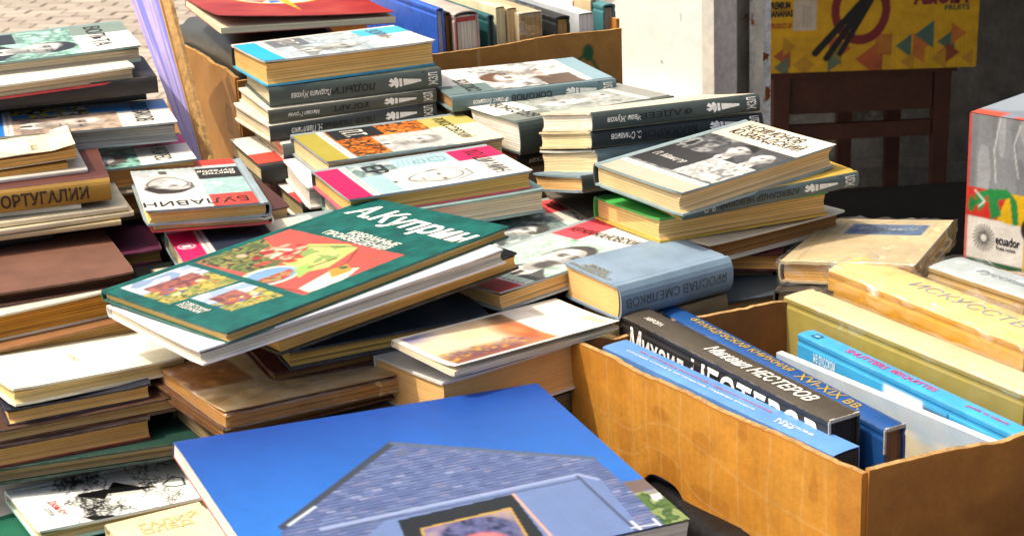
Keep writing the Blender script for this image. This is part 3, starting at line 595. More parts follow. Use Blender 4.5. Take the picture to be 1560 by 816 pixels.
tri = lambda x, y, s_, c, f=1: A.poly([(x, y), (x+s_*f, y+s_*.75), (x+s_*f, y-s_*.75)], c)
for x, y, s_, c, f in ((10, 45, 45, '#a04a2c', 1), (12, 15, 40, '#5c6f5a', 1), (60, 20, 40, '#b98a20', 1), (120, 20, 30, '#b98a20', -1), (215, 60, 60, '#b5542c', -1), (225, 30, 60, '#b5542c', 1), (330, 62, 42, '#3f6a5c', 1), (420, 62, 45, '#c46a24', -1), (380, 90, 50, '#3f6a5c', 1), (440, 70, 45, '#3f6a5c', 1), (440, 40, 30, '#a04a2c', 1), (515, 90, 40, '#c07028', -1)): tri(x, y, s_, c, f)
A.rect(275, 322, 40, 95, '#b26428', .8)
for x, y, s_, c, f in ((70, 70, 34, '#b98a20', -1), (150, 45, 40, '#8a7a2c', 1), (190, 25, 36, '#5c6f5a', -1), (262, 20, 36, '#a04a2c', 1), (300, 30, 40, '#b5542c', -1), (345, 20, 34, '#b98a20', 1), (372, 40, 36, '#c07028', 1), (425, 25, 40, '#b98a20', 1), (500, 40, 36, '#8a3a24', -1), (505, 25, 30, '#b98a20', 1)): tri(x, y, s_, c, f)
for i in range(0, 545, 5): A.rect(i, i+1.6, 0, 95, '#7d6a20', .25)
A.ring(236, 160, 66, 78, 22, '#7a1e22')
for dx_ in (0, 28, 62): A.line([(270+dx_*.15, 215), (120+dx_*1.05, 50-dx_*.5+ (0 if dx_ < 50 else 28))], 19 - dx_*.06, '#0c0e0d')
A.rect(62, 122, 112, 190, '#c9bfb0'); [A.rect(85+i*5, 87+i*5, 120, 175, '#8a8078', .7) for i in range(5)]
box_faces_art('front_print', bb, A, (0, 0, 0), (1, 0, 0), (0, 0, 1), card_print(), .0008)
def wtext(name, body, o, r, u, w_, h_, col, parent, **kw): return put_text(name, body, o, r, u, w_, h_, ink(col), parent, **kw)
wtext('brand_lettering', 'ABIOLA', (.372, -.0016, .168), (1, 0, 0), (0, 0, 1), .145, .05, '#7a1e22', bb, bold=.06)
wtext('fruits_lettering', 'FRUITS', (.455, -.0016, .152), (1, 0, 0), (0, 0, 1), .065, .014, '#1c4a34', bb, bold=.03)
wtext('premium_lettering', 'PREMIUM\nBANANAS', (-.003, -.0016, .148), (1, 0, 0), (0, 0, 1), .062, .04, '#141414', bb, bold=.05)
wtext('origin_lettering', 'PRODUCT OF', (.002, -.0016, .118), (1, 0, 0), (0, 0, 1), .055, .014, '#a03a24', bb, bold=.03)

# the grey taped carton at the right edge, standing on the table
e0 = pz((1468, 398), TZ); eR, eU = np.array((.68, -.733, 0)), np.array((0, 0, 1.))
ec = empty('taped_carton', 'tall fruit carton with silver tape and a coloured printed band', 'carton', None, frame(eR, np.array((.733, .68, 0)), eU, up(e0)))
EH = .192; box_obj('carton_body', (0, .30, 0, .26, 0, EH), surf('carton_white', '#c9c3b6', .7), ec, .004)
A = Art(300, EH*1000, '#e8e5df', 1.5)
A.rect(0, 300, 82, 205, '#8b8f94'); n_ = A.vn(9, 60, 3); A.put((A.Y > 82) & (n_ > .62), '#a9adb2', .8); A.put((A.Y > 82) & (n_ < .3), '#74787d', .6)
A.line([(40, 110), (36, 150), (42, 190)], 1.2, '#eef0f2', .9); A.line([(70, 120), (62, 160), (70, 186)], 1.2, '#eef0f2', .9)
A.rect(0, 300, 62, 100, '#cf2f22'); A.poly([(44, 62), (300, 48), (300, 100), (58, 100)], '#e6b716'); A.poly([(0, 74), (8, 66), (16, 80), (8, 90)], '#1d7d3c')
A.poly([(28, 100), (36, 62), (50, 70), (44, 88), (60, 94), (66, 60), (74, 62), (70, 92), (56, 104)], '#1f8a44'); A.poly([(12, 92), (30, 100), (26, 78), (18, 70)], '#1f8a44')
A.line([(12, 96), (26, 84), (18, 76)], 2, '#f0eee8'); A.rect(0, 300, 0, 8, '#2a5c38'); A.rect(0, 4, 0, 205, '#cf3a2c', .85); A.rect(82, 84.5, 4, 66, '#d9b010')
A.ell(92, 58, 15, 17, '#2a1c10', 1, .05); A.ell(95, 54, 10, 12, '#d9a64a', 1, .1)
for i in range(22):
    a = i*2*math.pi/22
    A.line([(27+5*math.cos(a), 37+5.5*math.sin(a)), (27+11*math.cos(a+.35), 37+12*math.sin(a+.35)), (27+15*math.cos(a+.45), 37+17*math.sin(a+.45))], 1.6, '#1a1a1a', .95)
box_faces_art('front_print', ec, A, (0, 0, 0), (1, 0, 0), (0, 0, 1), card_print(), .0008)
wtext('country_lettering', 'ecuador', (.044, -.0016, .033), (1, 0, 0), (0, 0, 1), .033, .0115, '#1c1c1c', ec, bold=.015)
wtext('small_lettering', 'fruta noble', (.045, -.0016, .026), (1, 0, 0), (0, 0, 1), .027, .005, '#3c3c3c', ec)
A = Art(300, 260, '#7f8a98', 4); A.put(A.vn(30, 80, 5) > .6, '#98a2ae', .7); A.rect(0, 40, 0, 20, '#c95a4a'); A.rect(60, 100, 0, 10, '#c95a4a')
box_faces_art('tape_top', ec, A, (0, 0, EH), (1, 0, 0), (0, 1, 0), print_mat(.3), .0008)

# ---------------------------------------------------------------- cardboard trays
def tray_wall(name, parent, o, p0, p1, z0, z1, thick, mat, nrm, bow=.0, rag=.003, seed=0, art=None, notch=None):
    """wall from plan point p0 to p1, outer face along nrm; the rim is uneven and the wall bows slightly"""
    p0, p1, nrm = np.array(p0, float), np.array(p1, float), np.array(nrm, float); r_ = np.random.default_rng(seed); n, m_ = 61, 6
    ss = np.linspace(0, 1, n); L_ = np.linalg.norm(p1-p0)
    rim = np.interp(ss, np.linspace(0, 1, 12), r_.normal(0, rag, 12))*np.minimum(1, 12*ss*(1-ss)+.15)+r_.normal(0, .0003, n)
    def S(s, h):                              # outer surface
        s, h = np.asarray(s, float), np.asarray(h, float); e = np.interp(s, ss, rim)
        bw = bow*np.sin(s*math.pi)*h+.0012*np.sin(s*21+seed)*h
        P = p0+np.multiply.outer(s, p1-p0)+np.multiply.outer(bw, nrm)
        lo = z0+(notch(s) if notch else 0*s)
        return np.concatenate([P, (lo+(z1+e-lo)*h)[..., None]], -1)-np.array((*o,))
    gs, gh = np.meshgrid(ss, np.linspace(0, 1, m_), indexing='ij'); top = S(gs, gh); off = np.array((*nrm, 0))*thick
    V, F = grid_solid(ss, np.linspace(0, 1, m_), top, top-off); ce = CARDE()
    fm = [0]*len(F)
    for i, f in enumerate(F):                 # rim faces carry the torn board edge
        zz = [V[j] for j in f]
        if i >= 2*(n-1)*(m_-1) and i < 2*(n-1)*(m_-1)+2*(n-1) and (f[0] % m_ == m_-1): fm[i] = 1
    w_ = mesh_obj(name, V, F, mat, parent, mats=[mat, ce], fmat=fm)
    if art is not None:
        art.build('printed_face', lambda X, Y: S(X/art.w, Y/art.h*.985+.004)+np.array((*nrm, 0))*.0007, w_, card_print())
    return w_
# tray in the front right corner
Lc, Nc = pz((869, 516), -.55)[:2], pz((1314, 721), -.55)[:2]; uN = unit(Nc-Lc); uF = unit(pz((1200, 452), -.55)[:2]-Lc)
Fc, Rc = Lc+uF*.44, Nc+uF*.44; zr, zbx = -.55, -.664
fb = empty('cardboard_tray', 'open orange brown cardboard tray of upright art books at front right', 'tray', None, Matrix.Translation(up((*Lc, zbx))))
fo = np.array((*Lc, zbx)); nL = np.array((uN[1], -uN[0])); nL = nL if np.dot(nL, uF) < 0 else -nL; nN = -np.array((-uF[1], uF[0])); nN = nN if np.dot(nN, uN) > 0 else -nN
A = Art(359, 114, '#cb8a2c', 1.1); A.msoft(A.R(0, 359, 0, 114), ('#bd7c26', '#d08f34', '#cd9138'), 60, 4); A.C *= (.94+.12*A.vn(2.2, 80, 12))[:, None]; A.put(A.vn(26, None, 15) > .78, '#b57426', .5)
for x in (52, 92, 112, 127, 155, 190, 226, 262, 300, 322): A.line([(x, 4), (x+3*math.sin(x), 60), (x+1.5, 112)], 1.2, '#d9ae70', .6)
for y0, a_ in ((66, 12), (30, 7)): A.line([(x, y0-x*.03+a_*math.sin(x/38+y0)*(.4+.6*math.sin(x/90)**2)) for x in range(0, 360, 8)], 1.2, '#d9ae70', .6)
A.rect(335, 359, 0, 114, '#b98038', .5)
tray_wall('wall', fb, fo, Lc, Nc, zbx, zr, .005, CARD(), nL, .003, .0009, 1, A, notch=lambda s: .024*np.exp(-((s-.36)/.085)**4))
A = Art(440, 114, '#9a6226', 2); A.msoft(A.R(0, 440, 0, 114), ('#935c22', '#a26a2c', '#986024'), 50, 9); A.line([(0, 20), (60, 26), (160, 24)], 1.2, '#a9855a', .7); A.line([(190, 10), (196, 60), (204, 112)], 5, '#9f7a4c', .6)  # wall turned from the sun: its shade is put into darker board colours
tray_wall('wall', fb, fo, Nc+uF*.0052, Rc, zbx, zr+.002, .005, CARD(), nN, .002, .0009, 2, A)
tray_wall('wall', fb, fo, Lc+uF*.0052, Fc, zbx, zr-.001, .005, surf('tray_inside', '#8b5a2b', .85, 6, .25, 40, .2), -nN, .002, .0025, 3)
tray_wall('wall', fb, fo, Fc+uN*.0052, Rc-uN*.0052, zbx, zr, .005, CARD(), -nL, .0, .002, 4)
c4 = [np.array((*p, 0))-np.array((*Lc, 0)) for p in (Lc+(uF+uN)*.006, Nc+(uF-uN)*.006, Rc-(uF+uN)*.006, Fc+(uN-uF)*.006)]
mesh_obj('tray_floor', [(*c[:2], z) for z in (.002, .006) for c in c4], [(3, 2, 1, 0), (4, 5, 6, 7), (0, 1, 5, 4), (1, 2, 6, 5), (2, 3, 7, 6), (3, 0, 4, 7)], CARD(), fb)
# carton at the back, full of upright books
BLc, BRc = pz((362, 124), -.44)[:2], pz((946, 43), -.44)[:2]; vF = unit(BRc-BLc); vB = np.array((-vF[1], vF[0])); bz0, bz1 = -.585, -.44
kb = empty('book_carton', 'brown cardboard carton of upright books at the back with a green printed sprig', 'carton', None, Matrix.Translation(up((*BLc, bz0))))
ko = np.array((*BLc, bz0)); Lb = np.linalg.norm(BRc-BLc); A = Art(Lb*1000, 145, '#b47f37', 2); A.msoft(A.R(0, 900, 0, 145), ('#ad7832', '#b9843c', '#b27d37'), 60, 2)
for x in (330, 415): A.line([(x, 60), (x, 145)], 1.2, '#d8b98a', .8)
A.ell(Lb*1000-52, 118, 8.5, 12, '#1e5b34', 1, .1); A.line([(Lb*1000-56, 116), (Lb*1000-80, 102), (Lb*1000-130, 92)], 4, '#1e5b34'); A.line([(Lb*1000-48, 110), (Lb*1000-34, 88), (Lb*1000-5, 68)], 4, '#1e5b34'); A.line([(Lb*1000-60, 92), (Lb*1000-52, 80)], 4, '#1e5b34')
tray_wall('wall', kb, ko, BLc, BRc, bz0, bz1, .005, CARD(), -vB, .0, .0015, 5, A)
A = Art(360, 145, '#a87433', 2); A.msoft(A.R(0, 400, 0, 145), ('#a57233', '#ad7a3a', '#a87636'), 60, 3); A.rect(300, 326, 66, 102, '#5d4526', .8)
for i in range(4): A.rect(303+i*6, 306+i*6, 68, 100, '#a87433', .8)
BBc = BLc+vB*.37
tray_wall('wall', kb, ko, BBc, BLc+vB*.0052, bz0, bz1+.004, .005, CARD(), -vF, .0, .002, 6, A)
tray_wall('wall', kb, ko, BRc+vB*.0052, BRc+vB*.37, bz0, bz1+.012, .005, CARD(), vF, .0, .002, 7)
tray_wall('wall', kb, ko, BLc+vB*.3752, BRc+vB*.3752, bz0, bz1, .005, CARD(), vB, .0, .002, 8)
c4 = [np.array((*p, 0))-np.array((*BLc, 0)) for p in (BLc+(vF+vB)*.006, BRc+(vB-vF)*.006, BRc+vB*.365-vF*.006, BLc+vB*.365+vF*.006)]
mesh_obj('carton_floor', [(*c[:2], z) for z in (.002, .006) for c in c4], [(3, 2, 1, 0), (4, 5, 6, 7), (0, 1, 5, 4), (1, 2, 6, 5), (2, 3, 7, 6), (3, 0, 4, 7)], CARD(), kb)
# crate the back carton stands on
carton('flat brown stock carton under the carton of upright books', *(BLc+vF*.27+vB*.19), math.atan2(vF[1], vF[0]), .5, .35, TZ, -.59)

# ---------------------------------------------------------------- the books
def qv(base, dx=0, dy=0, z=None, yaw=0, dims=None, tilt=None):
    q = list(POSE[base]); q[0] += dx; q[1] += dy; q[3] += math.radians(yaw)
    if z is not None: q[2] = z
    if dims: q[6:9] = dims
    if tilt: q[4], q[5] = math.radians(tilt[0]), math.radians(tilt[1])
    return q
def zbot(k): return POSE[k][2]-POSE[k][8]
# --- tall stack in front of the back carton
k = jz('K1', 'thick biography with cyan stripe and grey portrait, topmost of its tall stack', 'ЗОРИН', 'П.Г.', band='#27a9d4', tcol='#4fb6d6', pic=('#9fb0b8', '#b9c4c8', '#8f9ca2'), block='#6b7076',
       por=dict(cx=84, cy=112, r=26, skin='#b9bdb8', hair='#6d7070', coat='#848a88', box=(36, 124, 58, 150), bald=1), case='#c9c7c0', paper='#d6ae6c', dark=.14, sp=False, tcolor='#6a6a72', spine='#30363a', back='#3aa6cc', group=GS, seed=1)
def spines(k, author, title, a=(98, 44), t=(0, 0), tc='#0d0f10'):
    torch(k); stext(k, title, t[0] or 74, .5, t[1] or min(80, 11*len(title)), k.T*1000*.42, tc, bold=.02)
    stext(k, author, 206-22-a[1], .5, a[1], k.T*1000*.42, '#e6e4dc', 'author_name', shear=.25, bold=.012)
k = jz('K2', 'grey green biography with large black spine title, second in the tall stack', '', '', front=False, case='#49564f', paper='#e0d3b2', sp=False, group=GS, spine='#46534f'); spines(k, 'Людмила Жукова', 'ЛОДЫГИН', t=(82, 62), a=(0, 48))
k = jz('K3', 'thin olive grey biography third in the tall stack with a cream edge showing', '', '', front=False, case='#d8d2c0', paper='#dccfae', sp=False, group=GS, spine='#474b42'); spines(k, 'Михаил Герман', 'ХОГАРТ', t=(84, 46), a=(0, 38))
k = jz('K4', 'dark biography fourth in the tall stack, its black title nearly lost', '', '', front=False, case='#d8d2c0', paper='#e3d8ba', sp=False, group=GS, spine='#33393a'); spines(k, 'Н. Павленко', 'ПЕТР ПЕРВЫЙ', t=(80, 70), a=(0, 38))
k = jz('K4b', 'cream biography with teal spine low in the tall stack, set back to the right', '', '', front=False, case='#ddd6c4', paper='#e4d7b8', sp=False, group=GS, spine='#5b6a6d')
k = jz('K5', 'black spined biography with a red corner at the foot of the tall stack', 'ПАВЛОВ', '', band='#d33a34', tcol='#d9453c', case='#2b3032', paper='#d9c79c', sp=True, group=GS, seed=5, tx=40, tsize=(72, 15))
k = jz('K6', 'biography with red corner half under the pink striped portrait book', 'ГРЕКОВ', '', band='#d33a34', tcol='#d9444a', case='#30383a', paper='#9a8f6c', sp=True, group=GS, seed=6, tx=40, tsize=(72, 15), back='#e5e2da')
# --- middle group
def hdL1(A):
    A.mott(A.R(0, 124, 36, 150), ('#c4671f', '#2a2622', '#d98436', '#8d4a1c'), 9, 21); A.rect(0, 46, 38, 96, '#26292d'); A.mott(A.R(46, 124, 38, 80), ('#d27a2c', '#2d2824', '#b85e1e'), 7, 22); A.rect(50, 124, 78, 150, '#b7b8b6')
k = jz('L1', 'biography with orange pictures, olive stripe and a cream title panel', 'РОКОССОВСКИЙ', 'П.Т.', band='#a59a45', tcol='#b7ab63', zone='#e8e1bb', head=hdL1, por=dict(cx=88, cy=122, r=23, skin='#cfcfcb', hair='#8b8b88', coat='#a8aaa8', box=(50, 124, 79, 150), bald=.6),
       block=None, case='#8e9a9e', paper='#e0c69a', sp=False, tsize=(100, 18), group=GS, seed=2, dark=.1); ftext(k, 'П.Т.', 18, 52, 30, 26, '#e6e2d6', 'author_name', shear=.2)
k = jz('L1b', 'white edged biography under the orange pictured one', '', '', front=False, case='#e3e0d8', paper='#ece6d8', sp=False, group=GS, spine='#8e9a9e')
def hdL2(A):
    A.rect(38, 124, 62, 152, '#eceae6'); A.rect(0, 38, 84, 152, '#9fc0c6'); A.rect(50, 124, 36, 62, '#9fc0c6')
    for i in range(9): A.line([(6, 92+i*5.5), (30, 86+i*6)], 1.1, '#3f6a72', .7); A.line([(58+i*7, 40), (64+i*6, 60)], 1.1, '#3f5f66', .7)
    A.ring(22, 132, 9, 9, 1.5, '#3f6a72'); A.ring(22, 112, 6, 6, 1.5, '#3f6a72')
k = jz('L2', 'biography with a pink stripe and a sketched portrait on white', 'ХО ШИ МИН', 'Е.К.', band='#d8235c', tcol='#d92a5e', head=hdL2, block=None,
       por=dict(cx=84, cy=112, r=30, skin='#e9e7e3', hair='#c9c6c1', coat='#dcdad5', box=(38, 124, 62, 152), bald=1, line=True), case='#93a3ab', paper='#c9a866', sp=False, tsize=(100, 19), group=GS, seed=3, dark=.1, spine='#4e5a62', back='#d65a74')
ftext(k, 'ЕР', 20, 48, 34, 24, '#2a2d31', 'author_name', bold=.03)
k = jz('L2b', 'thin teal edged biography squeezed under the sketched portrait book', '', '', front=False, case='#84a5a3', paper='#d9cfb5', sp=False, group=GS)
def hdP(A): A.rect(0, 124, 36, 152, '#8fb8a8')
k = jz('P1', 'biography with coral corner and drawn figures behind the pale green one', 'СОВЕТ ТРИДЦАТИ', '', band='#e8465a', tcol='#e2585c', pic=('#c9d4d2', '#5f7270', '#93aaa8', '#e3e6e3'), block=None,
       por=dict(cx=88, cy=104, r=22, skin='#d9dbd9', hair='#4a4a4a', coat='#55595a', box=(52, 124, 60, 150)), case='#9aa3a6', paper='#d9c79c', sp=False, tsize=(108, 15), group=GS, seed=4)
k = jz('P2', 'pale green biography with a coral corner and a large grey portrait', 'КРЖИЖАНОВСКИЙ', '', band='#d42a4a', tcol='#e2505c', pic=('#b4d6c4', '#a6cbb8', '#c0dccd', '#6f9a88'), block=None,
       por=dict(cx=80, cy=106, r=32, skin='#d3d1ce', hair='#4e4c4b', coat='#55565a', box=(34, 124, 42, 150), bald=.7, beard=.7), case='#9aa6a8', paper='#d2ab70', sp=False, tsize=(112, 17), group=GS, seed=5, bulge=.004)
# --- back right group
k = jz('J2', 'teal spined biography with a brown toned portrait lying before the back carton', 'СОКОЛОВ', '', band='#7fa0ae', tcol='#6b7f80', zone='#e6e4df', pic=('#d5d6d3', '#b9c0c2', '#6f655c'), block='#5c4b40',
       por=dict(cx=62, cy=112, r=32, skin='#dcd6cf', hair='#6a4f3d', coat='#7d6a5c', box=(8, 122, 66, 156), bald=.2), case='#6f868c', paper='#9b7a55', sp=False, group=GS, seed=7, spine='#587278', tx=4, tsize=(66, 18)); spines(k, 'Феликс Бощиков', 'СОКОЛОВ', t=(84, 52))
k = jz('J1', 'thick dark spined biography with white pages turned to the viewer beside the leaning pair', 'БЕССОНОВ', '', band='#8a8d88', tcol='#7f8680', zone='#eceadf', pic=('#8a918c', '#a8aea8', '#6c726d'), block=None,
       por=dict(cx=66, cy=108, r=34, skin='#e2e0da', hair='#8d9490', coat='#9aa29e', box=(0, 124, 50, 156), bald=1), case='#53605d', paper='#efeae0', sp=True, group=GS, seed=8, spine='#38433f', bulge=.004)
k = jz('J1b', 'black biography with white script on its spine under the thick white paged one', '', '', front=False, case='#a8323a', paper='#d9c79c', sp=True, group=GS, spine='#23292a'); stext(k, 'Спировская', 144, .5, 48, 8, '#d8d6cc', 'author_name', shear=.25)
k = jz('I1', 'dark grey biography with a white spine torch, upper of the tilted pair', '', '', front=False, case='#c9c3ad', paper='#ece5d4', sp=False, group=GS, spine='#3d4846', bulge=.003); spines(k, 'Иван Жуков', 'ФАДЕЕВ', t=(84, 62), a=(0, 40))
k = jz('I2', 'black biography with a torch on its spine, lower of the tilted pair', '', '', front=False, case='#c3b78f', paper='#e0cda2', sp=False, group=GS, spine='#20282a', bulge=.003); spines(k, 'С. Семанов', 'МАКАРОВ', t=(82, 68), a=(0, 36), tc='#050606')
k = jz('I3', 'cream paged biography with a plain teal spine under the tilted pair', '', '', front=False, case='#c9c7b9', paper='#e6cfa4', sp=False, group=GS, spine='#54686c', bulge=.003)
k = jz('I4', 'small brown paged biography wedged at the bottom under the tilted pair', '', '', front=False, case='#6f8794', paper='#c9a06a', sp=False, group=GS, spine='#252d2e', bulge=.003)
def hdH1(A):
    A.mott(A.R(0, 124, 36, 152), ('#3a3b3d', '#5a5b5d', '#8d8e8e', '#2a2b2d'), 11, 41); A.rect(0, 64, 40, 96, '#2a2b2e'); A.rect(64, 124, 40, 96, '#c9cac8'); A.mott(A.R(64, 124, 40, 92), ('#dcdcd8', '#9fa09f', '#c5c5c2', '#77797a'), 9, 43); A.rect(46, 124, 96, 152, '#4c4d50')
    A.portrait(68, 128, 17, skin='#cfcdca', hair='#242424', coat='#33343a', box=(30, 96, 96, 152)); A.portrait(104, 124, 16, skin='#dad8d4', hair='#8d8d8a', coat='#3c3d42', box=(86, 124, 96, 150), bald=1)
k = jz('H1', 'biography with two men in a black and white photo, topmost of its stack', 'Н.СИМОНОВ\nЮ.ЗАВАДСКИЙ', '', band='#b7ae9c', tcol='#d9cdb4', zone='#efe3cc', head=hdH1, block=None, case='#8ba0a3', paper='#dcc090', sp=False, tsize=(98, 18), tx=12, ty=176, group=GS, seed=9, dark=.2, spine='#3f484b', cv=.005)
ftext(k, 'П. Мвицер', 18, 58, 46, 13, '#c9c7c0', 'author_name', shear=.25)
k = jz('H2', 'teal spined biography with a torch and a yellow cover, second under the two men', '', '', front=False, case='#c9a544', paper='#d9b878', sp=False, group=GS, spine='#4a5c5d'); torch(k); stext(k, 'АЛЕКСАНДР НЕВСКИЙ', 72, .5, 92, 9, '#0d1112', bold=.015); stext(k, 'В. П.', 170, .5, 14, 7, '#d8d6cc', 'author_name')
k = jz('H3', 'green covered biography sticking out left under the two men', '', '', front=False, case='#3fae4c', paper='#d9b67a', sp=False, group=GS, dark=.2, back='#c9a544')
k = book('book', 'cream covered volume with brown lettering lying under the green covered biography', '#d9d2be', '#8a6238', q=POSE['H4'], ov=.006); ftext(k, 'КАЗБЕГИЛТАВА', 118, 70, 74, 7, '#6b5128', right=(0, 1), upv=(-1, 0)); ftext(k, 'КНИГА 1', 129, 82, 34, 5, '#6b5128', 'subtitle', right=(0, 1), upv=(-1, 0))
k = book('book', 'dark red volume with tan pages low behind the thick blue volume', '#4d1a1c', '#cf9c5c', q=POSE['H6'])
k = book('poetry_volume', 'thick pale blue volume with gold cover lettering and an upside down spine title', '#7d94a8', '#e5b77a', q=POSE['G'], bulge=.006, ov=.002, cv=.004, weave=.45, dark=.03, streak=.2, spine='#6f8799')
ftext(k, 'СТИХОТВОРЕНИЯ\nПЕРЕВОДЫ\nПИСЬМА', 18, 112, 62, 17, '#9c8f52', right=(1, 0), upv=(0, 1), metal=.6, align='CENTER'); stext(k, 'ЯРОСЛАВ СМЕЛЯКОВ', 8, .5, 118, 9.0, '#4c5658', bold=.0, metal=.3)
k = book('book', 'flat dark grey book lying behind the front tray', '#39434a', '#b89a68', q=POSE['R1'])
S1 = book('wrapped_book', 'old cream book with a blue title plate, wrapped in clear plastic', '#c9b48c', '#c79a58', q=POSE['S1'], weave=.5)
A = Art(POSE['S1'][6]*1000, POSE['S1'][7]*1000, '#cbb68c', 2); W_, H_ = A.w, A.h; A.msoft(A.R(0, W_, 0, H_), ('#c4af86', '#d0bc94', '#c9b48b'), 22, 61)
A.rect(14, 15.5, 8, H_-8, '#a08a60', .6); A.rect(24, W_-14, H_-78, H_-14, '#b59f74'); A.rect(25.5, W_-15.5, H_-76.5, H_-15.5, '#d2bf98'); A.rect(32, W_-20, H_-70, H_-24, '#4a678c'); A.mott(A.R(32, W_-20, H_-70, H_-24), ('#4a678c', '#5d7a9e', '#3e5a80'), 6, 62); cover_print(S1, A, 0, .5)
ftext(S1, 'Избранное', 42, H_-56, 60, 20, '#a9b6c6', bold=.0, shear=.3)
k = book('wrapped_book', 'dark book in crumpled plastic under the cream wrapped one', '#3b3530', '#8a6a48', q=qv('S1', -.015, -.012, zbot('S1')-.001, 6, (.13, .19, .018)))
S2 = k
def wrap(k, pad=.0025, seed=0, amp=.0016, lo=0.):
    bm = bmesh.new(); bmesh.ops.create_cube(bm, size=1); bmesh.ops.subdivide_edges(bm, edges=bm.edges[:], cuts=30, use_grid_fill=True); r_ = np.random.default_rng(seed)
    ph = r_.uniform(0, 6, 8)
    for v in bm.verts:
        x, y, z = v.co; P = Vector((x*(k.W+2*pad+.002), y*(k.H+2*pad), (z+.5)*(k.T+2*pad)-pad)); n = v.normal
        a = 1-2*abs(math.sin(P.x*90+ph[0]+2*math.sin(P.y*45+ph[1])+P.z*60))+.8*(1-2*abs(math.sin(P.y*70+P.x*40+ph[2]+1.5*math.sin(P.x*80+ph[5]))))+.5*math.sin(P.x*310+P.y*240+ph[3])+.4*math.sin(P.z*400+P.x*200+ph[4])
        v.co = P+Vector((x, y, z)).normalized()*amp*(a+.6)
        if v.co.z < lo: v.co.z = lo
    me = bpy.data.meshes.new('plastic_wrap'); bm.to_mesh(me); bm.free(); me.materials.append(film()); me.polygons.foreach_set('use_smooth', [True]*len(me.polygons))
    o = bpy.data.objects.new('plastic_wrap', me); COL.objects.link(o); o.parent = k.root; return o
wrap(S1, .002, 1, lo=-.001)
# --- left edge stacks
k = jz('A1', 'biography with a grey profile portrait, topmost of the stack at the far left', 'ВОЛЬТА', '', band='#5d7f7a', tcol='#7a8a80', pic=('#a5cfc0', '#8fbfae', '#5a7a70', '#b9dccf'), block='#2b3032',
       por=dict(cx=84, cy=112, r=30, skin='#c4c4c0', hair='#2c2c2e', coat='#2f3134', box=(30, 124, 50, 150)), case='#7d9694', paper='#b3a58e', sp=False, tsize=(98, 20), group=GS, seed=10, back='#a8cdb8')
k = jz('A2', 'biography with a red back cover second from the top at the far left', '', '', front=False, case='#dcd8c8', paper='#b8a88c', sp=False, group=GS, back='#c2303a')
k = book('book', 'black book third from the top of the far left stack', '#24201e', '#6a5a48', q=POSE['A3'])
k = book('book', 'thin dark book pressed between the black book and the blue portrait biography', '#2c2a28', '#77675a', q=qv('A3', -.012, .03, zbot('A3')-.001, -5, (.12, .2, .011), (0, 0)))
def hdA5(A): A.rect(0, 40, 84, 152, '#2a8ad0'); A.mott(A.R(0, 44, 38, 120), ('#2a84cc', '#d8c23c', '#242424', '#e0e0d8'), 16, 71); A.rect(0, 30, 120, 152, '#2f8fd4')
k = jz('A5', 'biography with a blue stripe and a bald sepia portrait on the far left stack', 'ПОЛЯКОВ', '', band='#1f74c4', tcol='#2f8fd4', head=hdA5, pic=('#a08c7c', '#b9a594', '#8a7868'), block='#202326',
       por=dict(cx=84, cy=106, r=32, skin='#d2c6bc', hair='#8a7c72', coat='#8a7a70', box=(40, 124, 44, 150), bald=1), case='#8d979c', paper='#8b8b88', sp=False, tsize=(98, 20), group=GS, seed=11)
k = jz('A6', 'biography with a magenta corner and a dark portrait under the blue striped one', 'ЖАН ЖОРЕС', '', band='#c22a6a', tcol='#d21f6a', pic=('#2e3533', '#5f8a80', '#8fc4b4', '#3a4442'), block='#2a2d2f',
       por=dict(cx=86, cy=104, r=30, skin='#cdcbc9', hair='#55504e', coat='#6a6866', box=(44, 124, 46, 150), bald=.5, beard=.8), case='#6d7a78', paper='#b48a54', sp=False, tsize=(104, 18), group=GS, seed=12)
k = jz('A6', 'tan paged biography under the magenta cornered one', '', '', q=qv('A6', .012, -.012, zbot('A6')-.0005, 4), front=False, case='#8a7a68', paper='#a9824e', sp=False, group=GS, seed=13)
B1 = book('paperback', 'worn cream paperback with curled corners topmost at the left edge', '#e6d6b0', '#c99a58', q=POSE['B1'], soft=True, warp=lambda u, v: .003*v**5-.002*np.exp(-((v-.85)/.1)**2))
A = Art(POSE['B1'][6]*1000, POSE['B1'][7]*1000, '#e8d9b4', 2); A.mott(A.R(0, 200, 0, 200), ('#e8d9b6', '#e2d0a6', '#ecdfc0'), 24, 81); A.rect(60, 92, 128, 140, '#2b2622'); [A.rect(62+i*5, 65+i*5, 130, 138, '#d8c9a4') for i in range(6)]; A.rect(62, 90, 144, 147, '#9a8f78', .6); cover_print(B1, A, 0, .6)
B2 = book('paperback', 'yellowed paperback with frayed page edges under the curled cream one', '#e2d0a4', '#c08f4c', q=POSE['B2'], soft=True, dark=.16, streak=.5)
A = Art(POSE['B2'][6]*1000, POSE['B2'][7]*1000, '#e6d7b2', 2); A.rect(70, 110, 100, 118, '#77736a'); A.rect(80, 108, 130, 142, '#77736a', .6); cover_print(B2, A, 0, .6)
k = book('pamphlet', 'grey white pamphlet lying under the yellowed paperbacks', '#cfcbc0', '#cfc6b0', q=qv('B4', -.014, .006, POSE['B4'][2]+.0045, 2, (.135, .212, .004)), soft=True)
B4 = book('history_book', 'brown book with a worn gold spine lettered in dark capitals', '#5a2e24', '#9a7a4a', q=POSE['B4'], bulge=.004, spine='#a07a2c', weave=.5)
